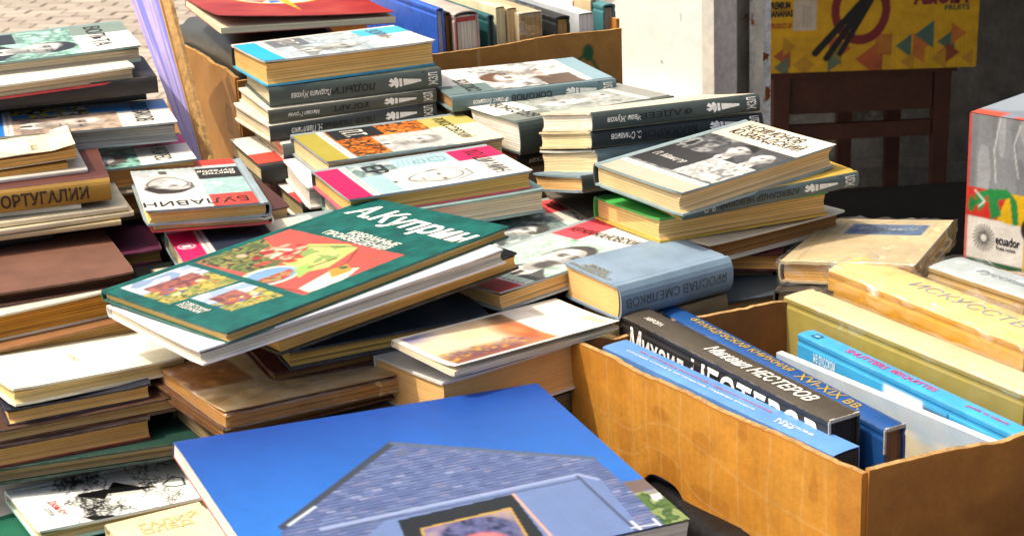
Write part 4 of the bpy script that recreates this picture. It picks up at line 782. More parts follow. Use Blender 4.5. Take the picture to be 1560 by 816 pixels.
put_text('spine_title', 'ПОРТУГАЛИИ', (0, -POSE['B4'][7]/2+.118, POSE['B4'][8]*.2), (0, -1, 0), (0, 0, 1), .096, POSE['B4'][8]*.58, ink('#3a2412'), B4.spine, .03, 0, lambda P: np.stack([B4.sx(P[:, 2])-.0006, P[:, 1], P[:, 2]], -1))
zz = zbot('B4')-.0008
for i, (dx, dy, dw_, lab) in enumerate(((-.03, .0, -3, 'short white magazine on top of the pamphlet layers under the gold spined book'), (.012, -.006, 2, 'curled cream magazine, upper of the layers under the gold spined book'), (.016, -.010, 4, 'thin cream magazine, middle of the layers under the gold spined book'), (.006, -.012, 1, 'yellowed magazine, lowest of the layers under the gold spined book'))):
    book('magazine', lab, ('#e3ddca', '#d9ceb0', '#dccfae', '#cbb88c')[i], '#cdbb90', q=qv('B4', dx, dy, zz, dw_, (.16, .235, .005)), soft=True, warp=None); zz -= .0062
k = book('notebook', 'black notebook lying between the magazines and the brown book', '#141416', '#3a352e', q=qv('B4', -.055, -.015, zz-.001, 4, (.15, .21, .012))); zz -= .013
B7 = book('book', 'large plain brown book at the left edge in front of the gold spined one', '#6b4636', '#3a241a', q=POSE['B7'], weave=.6, rough=.65)
book('book', 'worn book with thick orange tan pages under the plain brown book', '#d8d0bc', '#b07c34', q=POSE['B8'], streak=.5, dark=.14, ov=.001)
book('book', 'tan brown book lowest at the left edge behind the cream book', '#8c5f38', '#9a7a4a', q=qv('B8', .03, .0, zbot('B8')-.001, 2, (.18, .25, .018)))
M1 = jz('M1', 'biography lying upside down with a red stripe and a sketched head', 'БУЛАВИН', '', band='#cf4238', tcol='#d8463c', pic=('#a5c4c2', '#8fb3b2', '#bcd2cf'), block='#262523',
       por=dict(cx=80, cy=100, r=30, skin='#d3d2d0', hair='#3a2f2a', coat='#8a93a4', back='#c3c9d2', box=(46, 124, 40, 150), line=True), case='#8c9da4', paper='#cfa868', sp=False, tsize=(104, 19), group=GS, seed=14, bulge=.003)
ftext(M1, 'Виктор\nБуганов', 14, 46, 40, 24, '#e6e2d6', 'author_name', shear=.2)
k = jz('M1', 'cream biography with a red edge under the upside down red and white one', '', '', q=qv('M1', .006, .002, zbot('M1')-.0005, -2, (.12, .19, .008)), front=False, case='#ded9c8', paper='#cdb27c', sp=False, group=GS, seed=15, back='#c94a48')
k = jz('N3', 'biography with a bright pink stripe and small emblem half under the green book', '', '', band='#d9265e', tcol='#8d979c', zone='#d5d0c0', pic=('#2a3446', '#333e50', '#242c3a'), block='#242c3c', case='#8da1a6', paper='#dfc892', sp=False, group=GS, seed=16, spine='#6f7f84',
       head=lambda A: (A.rect(0, 124, 36, 90, '#262f40'), A.rect(0, 124, 100, 152, '#d8d2c2'), A.ring(52, 12, 9, 8, 1.6, '#f0d8de'), A.rect(48, 56, 8, 16, '#f0d8de')))
N1 = book('book', 'dark purple book under the magazines left of the pink striped biography', '#5c2342', '#7a6438', q=POSE['N1'], weave=.4)
N2 = book('album', 'black album with a small yellow picture under the purple book', '#16181a', '#c9c4b4', q=qv('N1', .022, -.055, zbot('N1')-.001, -3, (.2, .26, .012)))
A = Art(200, 260, '#15181a', 2.5); A.mott(A.R(0, 200, 150, 260), ('#15181a', '#1c2422', '#121416'), 20, 91); A.rect(150, 176, 226, 246, '#c9a52c'); A.ell(166, 234, 8, 5, '#3a2a1c'); A.rect(150, 156, 226, 246, '#d8d4c8'); cover_print(N2, A, 0, .25)
# --- the green album stack in the middle
q1 = POSE['E1']; E1 = book('novel', 'large dark green book with painted still life panels and a white title', '#0d5a54', '#c6a568', q=q1, weave=.5, spine='#0d5a54', rough=.45, b=.0018, bulge=.001, streak=.25)
oc = lambda *pts: [on_cover(q1, p) for p in pts]
A = Art(q1[6]*1000, q1[7]*1000, '#0a5a4f', 1.0); A.msoft(A.R(0, 400, 0, 400), ('#064a46', '#085650', '#0d625a'), 14, 101)
big = oc((298, 400), (440, 349), (616, 389), (463, 450)); A.poly(big, '#c25148'); Bm = A.inpoly(big)
xs_ = [p[0] for p in big]; ys_ = [p[1] for p in big]; bx0, bx1, by0, by1 = min(xs_), max(xs_), min(ys_), max(ys_)
keep = A.C.copy()
A.poly(oc((300, 400), (372, 375), (405, 372), (440, 392), (398, 422), (350, 410)), '#57603a'); A.mott(A.inpoly(oc((300, 400), (400, 362), (425, 385), (390, 420))), ('#4c5a34', '#6f7a42', '#3c3d2c', '#8a7f48'), 9, 102)
A.poly(oc((435, 400), (470, 372), (530, 372), (546, 378), (500, 408), (440, 420)), '#a9b46a'); A.mott(A.inpoly(oc((430, 402), (470, 376), (530, 374), (500, 408))), ('#9fb060', '#c0bf74', '#7f9a58'), 12, 103)
for i in range(46):
    r_ = np.random.default_rng(300+i); c = on_cover(q1, (r_.normal(425, 22), r_.normal(386, 7))); A.ell(c[0], c[1], r_.uniform(2.5, 6), r_.uniform(2.5, 6), ('#d0453a', '#e0a48c', '#dcd8b8', '#c23a34', '#8f2f2c')[i % 5], .95, .3)
c = on_cover(q1, (410, 421)); A.ell(c[0], c[1], 26, 29, '#e3d9b4', 1, .05); A.ell(c[0]+1, c[1]+1, 22, 25, '#6f93b8', 1, .05); A.mott((np.hypot((A.X-c[0])/20, (A.Y-c[1])/22) < 1) & (A.X > c[0]), ('#b5493a', '#8f3a30', '#7f8a52', '#c86a4a'), 7, 104)
A.poly(oc((455, 440), (505, 412), (548, 408), (520, 430), (470, 446)), '#e6dfc4'); A.poly(oc((500, 412), (528, 402), (538, 412), (505, 424)), '#b08a3c'); c = on_cover(q1, (524, 408)); A.ell(c[0], c[1], 4, 4, '#33503c')
A.poly(oc((448, 410), (470, 400), (480, 408), (455, 424)), '#8fae5c'); A.line(oc((470, 408), (512, 394)), 2.4, '#4a3a1c')
for P in (oc((546, 378), (530, 400), (515, 408)), oc((438, 400), (470, 376), (546, 376)), oc((390, 432), (463, 446))): A.line(P, 1.8, '#3a3026', .9)
A.C = np.where(Bm[:, None], A.C, keep)
for P, sd in ((oc((183, 439), (286, 404), (364, 428), (258, 464)), 1), (oc((290, 454), (370, 430), (433, 450), (352, 475)), 2)):
    M_ = A.inpoly(P); A.mott(M_, ('#8fa3bc', '#b5bfcb', '#c9cdd2', '#7d93b0'), 20, 110+sd); cx = np.mean([p[0] for p in P]); cy = np.mean([p[1] for p in P])
    lo = A.X > cx-4+8*A.vn(9, None, 120+sd)-4; A.mott(M_ & lo, ('#6d7a44', '#8a8a4a', '#a89a54', '#56663a', '#c2a24a'), 8, 113+sd)
    hb = M_ & (np.abs(A.X-cx+2) < 17) & (np.abs(A.Y-cy+(0 if sd == 1 else 4)) < (26 if sd == 1 else 14)); A.mott(hb, ('#7a4a4a', '#8f5a50', '#a0604e', '#6a3f44'), 9, 117+sd)
    for i in range(16):
        r_ = np.random.default_rng(sd*77+i); x, y = cx+r_.uniform(2, 26), cy+r_.normal(0, 22)
        if abs(x-cx) < 30: A.put((np.hypot(A.X-x, A.Y-y) < r_.uniform(1.5, 4)) & M_, ('#d8b23c', '#c84a3a', '#e6d9a0', '#3a5aa0')[i % 4], .9)
cover_print(E1, A, 0, .36)
R1_ = unit(np.array(on_cover(q1, (735, 358)))-np.array(on_cover(q1, (545, 309))))
t0 = on_cover(q1, (512, 329)); ftext(E1, 'А.Куприн', t0[0], t0[1], 192, 42, '#f2efe4', right=tuple(R1_), upv=(-R1_[1], R1_[0]), bold=.028, shear=.12)
t0 = on_cover(q1, (487, 357)); ftext(E1, 'ИЗБРАННЫЕ\nПРОИЗВЕДЕНИЯ', t0[0], t0[1], 104, 25, '#e9e6da', 'subtitle', right=tuple(R1_), upv=(-R1_[1], R1_[0]), bold=.018, align='RIGHT')
t0 = on_cover(q1, (266, 466)); ftext(E1, 'СОВЕТСКИЙ\nХУДОЖНИК', t0[0], t0[1], 42, 14, '#dedccf', 'publisher_name', right=tuple(R1_), upv=(-R1_[1], R1_[0]), bold=.015)
E2 = book('album', 'white jacketed album directly under the dark green book', '#e9e9ea', '#cfc6b4', q=POSE['E2'], rough=.3, weave=.05, dark=.03, b=.0016, back='#efece4')
E3 = book('book', 'black covered book with tan pages third under the dark green book', '#1c2322', '#c79f5c', q=POSE['E3'], streak=.2)
E4 = book('book', 'dark book with fanned yellow pages sagging under the green book stack', '#33424c', '#c8a65e', q=POSE['E4'][:7]+(.195, POSE['E4'][8]), dark=.2, streak=.6)
book('book', 'thin maroon book under the fanned yellow pages', '#4f1a18', '#7a5a34', q=qv('E4', -.004, .004, zbot('E4')-.001, 2, (.15, .225, .010)))
E5q = (-.025, 1.57, -.563, math.radians(-55), 0, 0, .2, .27, .012)
E5 = book('art_album', 'glossy black and red album half hidden between the green book and the thick blue volume', '#23100e', '#b09a78', q=E5q, rough=.25)
A = Art(200, 270, '#1a0d0c', 2.5); A.mott(A.R(0, 200, 0, 270), ('#5a160e', '#a82c16', '#c8482a', '#7a1c10'), 30, 191); A.rect(140, 146, 0, 270, '#c9bfae', .7); cover_print(E5, A, 0, .2)
E6 = book('wrapped_album', 'tan picture album wrapped in clear plastic in front of the green book stack', '#c29a66', '#b07c3c', q=POSE['E6'], soft=True)
A = Art(POSE['E6'][6]*1000, POSE['E6'][7]*1000, '#dcc6a2', 2); A.msoft(A.R(0, 300, 0, 300), ('#d2b384', '#c9a672', '#dac29a', '#bf9a66'), 40, 131); A.msoft(A.R(0, 80, 0, 60), ('#b0702c', '#8a5420', '#c98a3c'), 11, 132); A.line([(120, 60), (130, 110)], 1.5, '#a88a66'); cover_print(E6, A, 0, .35); wrap(E6, .0018, 5, .0012)
book('book', 'thin brown book under the plastic wrapped tan album', '#5c3a22', '#8f6a3c', q=qv('E6', -.006, .004, zbot('E6')-.0005, 2, (.15, .225, .010)))
F1 = book('book', 'thick white covered book with peach pages in front of the thick blue volume', '#e4e2dc', '#e7b878', q=POSE['F1'], dark=.02, streak=.15, cv=.001, ov=.002, bulge=.0005)
F2 = book('paperback', 'white paperback with a warm golden painting lying on the thick white covered book', '#ece7da', '#dccfb0', q=POSE['F2'], soft=True)
q2 = POSE['F2']; A = Art(q2[6]*1000, q2[7]*1000, '#efeadd', 1.4); w_, h_ = A.w, A.h
pic = A.R(4, w_-4, 6, h_*.63); keep = A.C.copy(); A.msoft(pic, ('#d9a860', '#e0bd8a', '#e6cfa8', '#cfa25e'), 26, 141)
A.ell(w_*.30, h_*.22, w_*.34, h_*.20, '#d9d3c8', .8, .7); A.ell(w_*.42, h_*.34, w_*.26, h_*.26, '#ead0a8', .9, .6, .25); A.ell(w_*.58, h_*.46, w_*.2, h_*.14, '#e8cfae', .8, .6)
A.ell(w_*.55, h_*.565, w_*.36, h_*.10, '#bf5a2c', .95, .5); A.ell(w_*.45, h_*.54, w_*.14, h_*.05, '#d98a5a', .9, .6); A.ell(w_*.9, h_*.22, w_*.2, h_*.34, '#8a3a2c', .9, .45); A.ell(w_*.76, h_*.2, w_*.14, h_*.26, '#5a4658', .75, .6)
for i in range(60):
    r_ = np.random.default_rng(400+i); A.ell(w_*r_.uniform(.62, .86), h_*r_.uniform(.03, .5), r_.uniform(1.2, 2.4), r_.uniform(1.4, 3.), ('#d8a23c', '#8f6a3c', '#c98a34', '#6f4a6a')[i % 4], .9, .5)
A.ell(6, 10, 12, 26, '#4c5aa0', .8, .6); A.ell(2, h_*.58, w_*.28, h_*.07, '#3c342a', .8, .6)
A.C = np.where(pic[:, None], A.C, keep); A.rect(w_*.12, w_*.4, h_*.76, h_*.80, '#cfc9b8', .7); A.rect(w_*.6, w_*.95, h_*.9, h_*.97, '#8f968c', .7); A.rect(0, w_, h_*.635, h_*.66, '#cdd5c4', .5); cover_print(F2, A, 0, .3)
# --- front left stack
C1 = book('book', 'plain cream book with a tiny printed title, topmost of the front left stack', '#efe9cf', '#d8bf86', q=POSE['C1'], weave=.15, rough=.6, streak=.2, dark=.03); ftext(C1, 'АНТОНОВ', 56, 74, 22, 5, '#8f8a72', spacing=1.3, right=(1, 0), upv=(0, 1))
book('book', 'navy book with tan pages second in the front left stack', '#1f2436', '#cda769', q=POSE['C2'], streak=.25)
book('book', 'brown book third in the front left stack, sticking out right', '#4a2f22', '#b79a68', q=POSE['C3'], streak=.25)
book('book', 'thick dark book with tan pages fourth in the front left stack', '#2c1c1c', '#b08a56', q=POSE['C4'], streak=.25, back='#5a1c1e')
book('large_book', 'large dark green book under the front left stack', '#173c34', '#8a7a5a', q=POSE['C5'])
q5 = (-.40, 1.355, -.6640, POSE['C5'][3], 0, 0, .25, .30, .018)
book('large_book', 'large white covered book in shadow at the foot of the front left stack', '#d5d0c6', '#a89878', q=q5)
q6 = POSE['C6']; C6 = book('novel', 'white book with a black ink drawing of a dancing figure at the bottom left', '#e9efe9', '#c9b280', q=q6, weave=.05, rough=.35, back='#b9dcd2')
A = Art(q6[6]*1000, q6[7]*1000, '#e6eae6', .62); o6 = lambda *pts: [on_cover(q6, p) for p in pts]
def tangle(cx, cy, s_, n, seed):
    r_ = np.random.default_rng(seed)
    for i in range(n):
        P = [(cx+r_.normal(0, s_), cy+r_.normal(0, s_*.6))]
        for j in range(4): P.append((P[-1][0]+r_.normal(0, s_*.35), P[-1][1]+r_.normal(0, s_*.22)))
        A.line(o6(*P), .9, '#0c0d0f', 1.)
A.poly(o6((84, 722), (118, 714), (160, 742), (200, 735), (245, 741), (210, 752), (165, 756), (175, 790), (140, 793), (112, 766), (118, 750), (86, 745)), '#9a9d9c', .55)
tangle(104, 735, 14, 46, 1); tangle(132, 733, 13, 34, 2); tangle(140, 766, 16, 62, 3); tangle(150, 782, 14, 30, 9); tangle(183, 771, 9, 26, 4); tangle(222, 722, 16, 18, 5); tangle(255, 752, 18, 18, 6); tangle(228, 740, 9, 24, 7)
A.poly(o6((118, 753), (165, 744), (172, 734), (214, 741), (240, 740), (214, 746), (165, 752), (160, 760), (120, 757)), '#101113'); A.line(o6((248, 738), (262, 726), (278, 728), (282, 738), (268, 741), (250, 740)), 2.2, '#101113'); A.poly(o6((130, 788), (172, 785), (178, 790), (140, 794)), '#17181a')
cover_print(C6, A, 0, .3)
r6 = unit(np.array(on_cover(q6, (102, 788)))-np.array(on_cover(q6, (70, 758)))); t0 = on_cover(q6, (69, 766)); ftext(C6, 'Джейн Кэт', t0[0], t0[1], 34, 9, '#c8473c', right=tuple(r6), upv=(-r6[1], r6[0])); t0 = on_cover(q6, (64, 777)); ftext(C6, 'роман', t0[0], t0[1], 18, 6, '#9a9a96', 'subtitle', right=tuple(r6), upv=(-r6[1], r6[0]))
book('book', 'dark green book with pale pages peeking out at the lower left corner', '#17614a', '#d9b48a', q=qv('C6', -.045, -.045, zbot('C6')-.0005, 10, (.12, .18, .02)))
C7 = book('book', 'small cream book with faded gold lettering at the bottom edge beside the blue album', '#dccfae', '#e0c690', q=POSE['C7'], b=.0012); ftext(C7, 'ГАЛИЙ\nСЛЕД', 40, 22, 52, 26, '#ccb277', bold=.02, right=(0, 1), upv=(-1, 0), dz=.0004)
# --- the blue album in front
qd = POSE['D']; D = book('photo_album', 'large bright blue album picturing a shingled gable house', '#2f62b8', '#e6e2da', q=qd, soft=True, back='#b53a4a',
         warp=lambda u, v: -.0015*np.exp(-u/.02))
od = lambda *pts: [on_cover(qd, p) for p in pts]
A = Art(qd[6]*1000, qd[7]*1000, '#1c4696', .9); t_ = np.clip((A.X-10)/140, 0, 1); A.C = A.C*(1-t_[:, None])+lin('#2a6cc0')*t_[:, None]; A.C *= (.93+.14*A.vn(60, None, 2))[:, None]
house = od((430, 803), (597, 675), (906, 698), (1010, 790), (1060, 860), (420, 880)); HM = A.inpoly(house); A.poly(house, '#6f84b4')
uvx = np.array(od((470, 790))[0]); uvr = unit(np.array(od((840, 715))[0])-np.array(od((470, 790))[0])); sA = (A.X-uvx[0])*uvr[0]+(A.Y-uvx[1])*uvr[1]; tA = -(A.X-uvx[0])*uvr[1]+(A.Y-uvx[1])*uvr[0]
row = np.floor(tA/4.2); colr = np.floor((sA+(row % 2)*4)/7.5); hsh = np.abs(np.sin(row*12.9898+colr*78.233)*43758.5453) % 1
for lo_, c_ in ((0, '#53628e'), (.3, '#5a6a95'), (.6, '#62729b'), (.85, '#6c7397'), (.95, '#7b85a8')): A.put(HM & (hsh >= lo_), c_)
A.put(HM & ((tA/4.2-row) < .26), '#323e62', .75)
A.line(od((430, 803), (597, 675)), 6, '#39424e'); A.line(od((597, 675), (906, 698)), 4.5, '#4f5f78'); A.line(od((440, 800), (480, 772)), 2.5, '#b9c4cc')
A.poly(od((560, 816), (590, 790), (880, 723), (915, 730), (1020, 860), (500, 900)), '#6379a6'); A.line(od((490, 806), (880, 723), (910, 730)), 4, '#8796ba'); A.line(od((490, 812), (885, 729)), 2.2, '#4c5878')
A.poly(od((606, 793), (780, 753), (860, 860), (640, 880)), '#20262c'); fr = od((640, 805), (778, 773), (830, 860), (660, 880)); A.poly(fr, '#a8894a'); inn = od((645, 806.5), (776, 776.5), (824, 860), (666, 880)); A.msoft(A.inpoly(inn), ('#4a4668', '#6a6086', '#86788e', '#9a8a7c'), 12, 151); Im = A.inpoly(inn); kp = A.C.copy()
c = on_cover(qd, (733, 812)); A.ell(c[0], c[1], 20, 30, '#353a5a', 1, .15); A.msoft(np.hypot((A.X-c[0])/20, (A.Y-c[1])/30) < 1, ('#272b48', '#4a5078', '#5c5f88'), 5, 152); c = on_cover(qd, (738, 828)); A.ell(c[0], c[1], 13, 19, '#cf7274', 1, .2); A.C = np.where(Im[:, None], A.C, kp)
A.line(od((782, 753), (868, 850)), 2.5, '#c79a86'); A.line(od((880, 726), (975, 816)), 3, '#46526c'); A.poly(od((600, 688), (620, 683), (626, 692), (610, 697)), '#55607e')
for i in range(8): A.line(od((800+i*12, 752-i*3), (880+i*13, 850)), .9, '#5d74a4', .5)
A.poly(od((948, 735), (990, 728), (1010, 742), (965, 752)), '#6a5c58'); A.mott(A.inpoly(od((965, 752), (1012, 742), (1060, 790), (1090, 830), (1020, 810))), ('#4f6a3a', '#3c5530', '#7f8f5a', '#8a8378'), 8, 153); A.poly(od((1015, 800), (1070, 790), (1100, 830), (1040, 830)), '#6fae3c'); A.poly(od((990, 755), (1004, 751), (1010, 760), (996, 764)), '#cfd4d8')
A.line(od((962, 796), (985, 816)), 2.2, '#d8dce0'); A.line(od((995, 792), (1020, 816)), 2.2, '#d8dce0'); A.line(od((962, 806), (1000, 800)), 1.6, '#c9ced4')
cover_print(D, A, 0, .34)
# --- red album on top of the back carton
qr = POSE['RED']; RED = book('manual', 'wide paperback with a glossy red cover and a yellow ringed emblem on the back carton', '#a32a22', '#c9c0a4', q=qr, soft=True, streak=.2, warp=lambda u, v: .009*(1-v)**2*u+.0015)
orr = lambda *pts: [on_cover(qr, p) for p in pts]; A = Art(qr[6]*1000, qr[7]*1000, '#a01f1b', 1.5); A.msoft(A.R(0, 400, 0, 400), ('#9a1d1a', '#a82a22', '#b0402e'), 40, 161)
c = on_cover(qr, (420, -3)); A.ell(c[0], c[1], 62, 62, '#e6b01a', 1, .03); A.ell(c[0], c[1], 57, 57, '#e9e4e4', 1, .03); A.poly([(c[0]-52, c[1]-8), (c[0]+56, c[1]-22), (c[0]+40, c[1]+4), (c[0], c[1])], '#3a7ac2'); A.poly([(c[0]+20, c[1]-55), (c[0]+45, c[1]-30), (c[0]+30, c[1]-20)], '#d8481e')
A.line(orr((300, 2), (440, 4)), 4, '#e6a018'); A.poly(orr((405, -6), (430, -6), (460, 21)), '#f0ae18'); cover_print(RED, A, 0, .25)
# dark film wrapped parcel in the left end of the back carton
pc = BLc+vF*.085+vB*.19; pr = empty('wrapped_parcel', 'bulging dark grey plastic parcel in the left end of the back carton', 'parcel', None, Matrix.Translation(up((*pc, bz0+.008))) @ Matrix.Rotation(math.atan2(vF[1], vF[0]), 4, 'Z'))
bm = bmesh.new(); bmesh.ops.create_cube(bm, size=1); bmesh.ops.subdivide_edges(bm, edges=bm.edges[:], cuts=16, use_grid_fill=True)
for v in bm.verts:
    x, y, z = v.co; r2 = (1-(2*abs(x))**4)*(1-(2*abs(y))**4); hgt = .155+.035*r2-.02*y
    v.co = Vector((x*.15, y*.34, (z+.5)*hgt+.003*math.sin(x*40+y*13)*(z+.5)))
me = bpy.data.meshes.new('parcel_body'); bm.to_mesh(me); bm.free(); me.materials.append(surf('dark_plastic', '#4b4c48', .35, 6, .3, 40, .2, .25, 30)); me.polygons.foreach_set('use_smooth', [True]*len(me.polygons)); o = bpy.data.objects.new('parcel_body', me); COL.objects.link(o); o.parent = pr
o = box_obj('tape_strip', (-.012, .012, -.165, .165, .1915, .1925), surf('grey_tape', '#7b7c76', .4), pr)

# --- upright books: spine up, x local axis points down
def stand(name, label, Bp, z, T, Wd, Hl, case, paper, ang=None, Ap=None, base=None, lean=0., **kw):
    """Bp: photo pixel of the near end of the left top edge, at level z; the book runs back from there"""
    B_ = pz(Bp, z)
    if Ap is not None: A_ = pz(Ap, z); Y = unit(A_*0+(B_-A_)); Hl = np.linalg.norm(B_-A_)
    else: Y = np.array((math.cos(ang), math.sin(ang), 0))
    Y[2] = 0; Y = unit(Y); X = np.array((0, 0, -1.)); Zv = np.cross(X, Y)
    if lean: X, Zv = X*math.cos(lean)+Zv*math.sin(lean), Zv*math.cos(lean)-X*math.sin(lean)
    if base is not None: Wd = z-base
    o = B_+X*Wd/2-Y*Hl/2-Zv*T
    M = frame(X, Y, Zv, up(o)); return book(name, label, case, paper, dims=(Wd, Hl, T), M=M, **kw)
base = zbx+.007
b1 = stand('paperback', 'light blue paperback with small red and white spine print, nearest the tray wall', (1270, 694), -.551, .027, 0, .29, '#5b8fd0', '#3b3a3a', Ap=(918, 528), base=base, bulge=.001, soft=True)
stext(b1, 'Из истории русской художественной', 32, .36, 170, 3.6, '#c05a5a', bold=.01); stext(b1, 'Сборник статей и материалов. Издание второе', 22, .62, 168, 3.2, '#dfe6f2'); stext(b1, 'Москва\n1988', 215, .6, 40, 8, '#dfe6f2', 'imprint')
b2 = stand('art_book', 'black art book with big white serif lettering on cover and spine in the tray', (1263, 643), -.54, .031, 0, .29, '#2c2a28', '#30302f', Ap=(943, 479), base=base, bulge=.002, rough=.35, spine='#4a4338', dark=.02)
stext(b2, 'Михаил НЕСТЕРОВ', 118, .5, 140, 14, '#ece8e0', bold=.02, shear=.25); stext(b2, 'АВРОРА', 26, .6, 26, 6, '#d8d4c8', 'publisher_name', bold=.03)
ftext(b2, 'Михаил', 31, 18, 84, 25, '#f0eee8', right=(0, 1), upv=(-1, 0), bold=.02); ftext(b2, 'НЕСТЕРОВ', 31, 112, 170, 25, '#f0eee8', right=(0, 1), upv=(-1, 0), bold=.02)
b3 = stand('art_book', 'dark blue art book with gold spine lettering behind the black one in the tray', (1348, 656), -.55, .021, 0, .33, '#1d4f8e', '#7a5f45', Ap=(984, 463), base=base, bulge=.002, rough=.35)
stext(b3, 'ФРАНЦУЗСКАЯ КНИЖНАЯ', 62, .5, 150, 10, '#caa63c', bold=.02, metal=.3); stext(b3, 'XVI-XIX вв.', 222, .5, 84, 11, '#caa63c', 'spine_dates', bold=.01, metal=.3)
for k in (b2, b3):
    box_obj('worn_edge', (-k.W/2-.0015, -k.W/2+.0015, k.H/2-.001, k.H/2+.0006, .001, k.T-.001), surf('worn_board', '#c9c2b4', .9, 60, .4, 300, .4), k.spine)
    box_obj('worn_edge', (-k.W/2, -k.W/2+.02, k.H/2-.0008, k.H/2+.0005, k.T-.0016, k.T+.0004), surf('worn_board', '#c9c2b4', .9, 60, .4, 300, .4), k.front)
b4 = stand('thin_album', 'thin pale landscape album with a white spine in the tray', (1514, 675), -.56, .007, 0, .24, '#eeebe2', '#e0dccf', Ap=(1183, 537), base=base, bulge=.0004, soft=True)
A = Art(b4.W*1000, b4.H*1000, '#c9cfce', 2); A.msoft(A.R(0, 300, 0, 300), ('#a9bccb', '#c9cdc8', '#d9d2bc', '#dcd8cc'), 30, 171); A.put(A.X < 14+8*A.vn(40, None, 4), '#9db6cc', .7); A.put((A.X > 26) & (A.Y > 130), '#d8caa4', .6); cover_print(b4, A, 0, .3)
book('book', 'small dark book lying low in the tray beside the thin pale album', '#2e3436', '#6a645a', dims=(.09, .13, .02), M=frame(np.array((uF[0], uF[1], 0)), np.array((-uF[1], uF[0], 0)), np.array((0, 0, 1.)), up((*(Lc+uF*.135+uN*.27), zbx+.008))))
b5 = stand('guide_book', 'bright sky blue book with pink spine lettering in the tray', (1544, 663), -.56, .019, 0, .27, '#3fa4d8', '#e0dccf', Ap=(1215, 509), base=base, bulge=.001, rough=.3, soft=False)
stext(b5, 'SHUTTERS', 58, .5, 52, 8, '#c2407c', bold=.02); stext(b5, 'BISQUITTES', 116, .5, 54, 8, '#c2407c', bold=.02); stext(b5, 'guide to islands', 206, .5, 46, 6, '#b0508c', 'subtitle'); spatch(b5, [[(12, .3), (22, .3), (22, .72), (12, .72)]], '#23506a', 'publisher_mark'); spatch(b5, [[(14, .4), (20, .4), (20, .62), (14, .62)]], '#6fb4d4', 'publisher_mark_inner')
ftext(b5, 'на русском', 22, 24, 30, 12, '#d8e9f0', right=(0, 1), upv=(-1, 0)); A = Art(24, 80, '#4fb0e0', 2); A.rect(2, 20, 4, 50, '#e3e9ea'); A.rect(6, 22, 52, 80, '#3c4a78')
A.build('cover_print', lambda X, Y: np.stack([-b5.W/2+.006+X/1000, -b5.H/2+.115+Y/1000, np.full_like(X, b5.T+.0009)], -1), b5.front, print_mat(.3))
b6 = stand('wrapped_book', 'thick cream spined book with olive yellow cover in clear plastic, in the tray', (1560, 602), -.55, .036, 0, .29, '#b3a24e', '#d8c9a0', Ap=(1194, 452), base=base, bulge=.001, spine='#e0cda6', rough=.4); wrap(b6, .0015, 6, .0012)
b7 = stand('wrapped_book', 'thick golden yellow fashion art book in crumpled plastic, in the tray', (1560, 530), -.53, .056, 0, .27, '#d49a28', '#c9a868', Ap=(1262, 412), base=base, bulge=.006, spine='#ecc680', rough=.35); wrap(b7, .003, 7, .0032)
stext(b7, 'ИСКУССТВО МОДЫ', 86, .55, 250, 17, '#8f9aa0', bold=.0, shear=.15)
b8 = stand('wrapped_book', 'pale grey blue spined book in clear plastic at the far side of the tray', (1560, 455), -.53, .046, 0, .2, '#c9a868', '#d6c29a', Ap=(1414, 407), base=base, bulge=.002, spine='#b5c0c2', rough=.4); wrap(b8, .002, 8, .0018)
stext(b8, 'Русский костюм', 40, .5, 120, 12, '#8d989c', shear=.25)
# back carton books
yb = math.atan2(-vB[1], -vB[0]); bbase = bz0+.007
def bstand(name, label, px, py, T, case, paper, off=.012, H=.2, **kw):
    o = np.array((*(BLc+vB*off), 0)); P = pplane((px, py), o, np.array((*vB, 0)))
    return stand(name, label, (px, py), P[2], T, 0, H, case, paper, ang=yb, base=bbase, **kw)
k = bstand('boxed_book', 'bright blue book at the left of the upright row in the back carton', 664, 16, .011, '#2f62c8', '#b7b3aa', H=.26, rough=.25, off=.02)
bstand('book', 'black book with orange flames on its end beside the bright blue one', 676, 22, .010, '#171412', '#8a5a1c', off=.02)
k = bstand('old_book', 'thick worn old book with pink boards and ragged white pages in the back carton', 691, 24, .036, '#b59a92', '#d8cfbd', off=.012, bulge=.004, spine='#b3a59c', streak=.5); spatch(k, [[(40, .1), (150, .1), (150, .9), (40, .9)]], '#8f7a70', 'spine_label')
box_obj('endpaper', (-k.W/2+.006, k.W/2-.01, k.H/2-.0029, k.H/2-.0024, k.T-.0058, k.T-.0026), ink('#b53a34'), k.block); box_obj('endpaper', (-k.W/2+.004, -k.W/2+.010, k.H/2-.0028, k.H/2-.0023, .004, k.T-.004), ink('#b53a34'), k.block)
bstand('book', 'thin dark teal book right of the worn old book in the back carton', 742, 26, .010, '#1c5a60', '#4a4238', off=.02)
bstand('paperback', 'cream paperback standing left in the cream pair of the back carton', 755, 12, .013, '#e0d8b4', '#d6c79c', off=.03, soft=True)
bstand('paperback', 'tan paperback standing right in the cream pair of the back carton', 772, 14, .014, '#d5c29c', '#c9ad7c', off=.03, soft=True)
k = bstand('wrapped_paperback', 'tan paperback in creased clear plastic in the back carton', 790, 22, .034, '#c9b894', '#a98c5c', off=.016, soft=True); wrap(k, .002, 12, .0015)
k = bstand('book', 'black and blue book with tan pages in the back carton', 846, 28, .022, '#22282b', '#a08350', off=.014, spine='#262b2e', b=.003); spatch(k, [[(20, .05), (110, .05), (110, .95), (20, .95)]], '#2f86c4', 'spine_band')
bstand('paperback', 'pale grey paperback in the back carton right of the black and blue book', 882, 22, .022, '#c6cdd2', '#dcdcd6', off=.018, soft=True)
bstand('book', 'tall white book standing behind the pale grey paperback', 872, 2, .012, '#eceae4', '#e3dfd2', off=.10, soft=True)
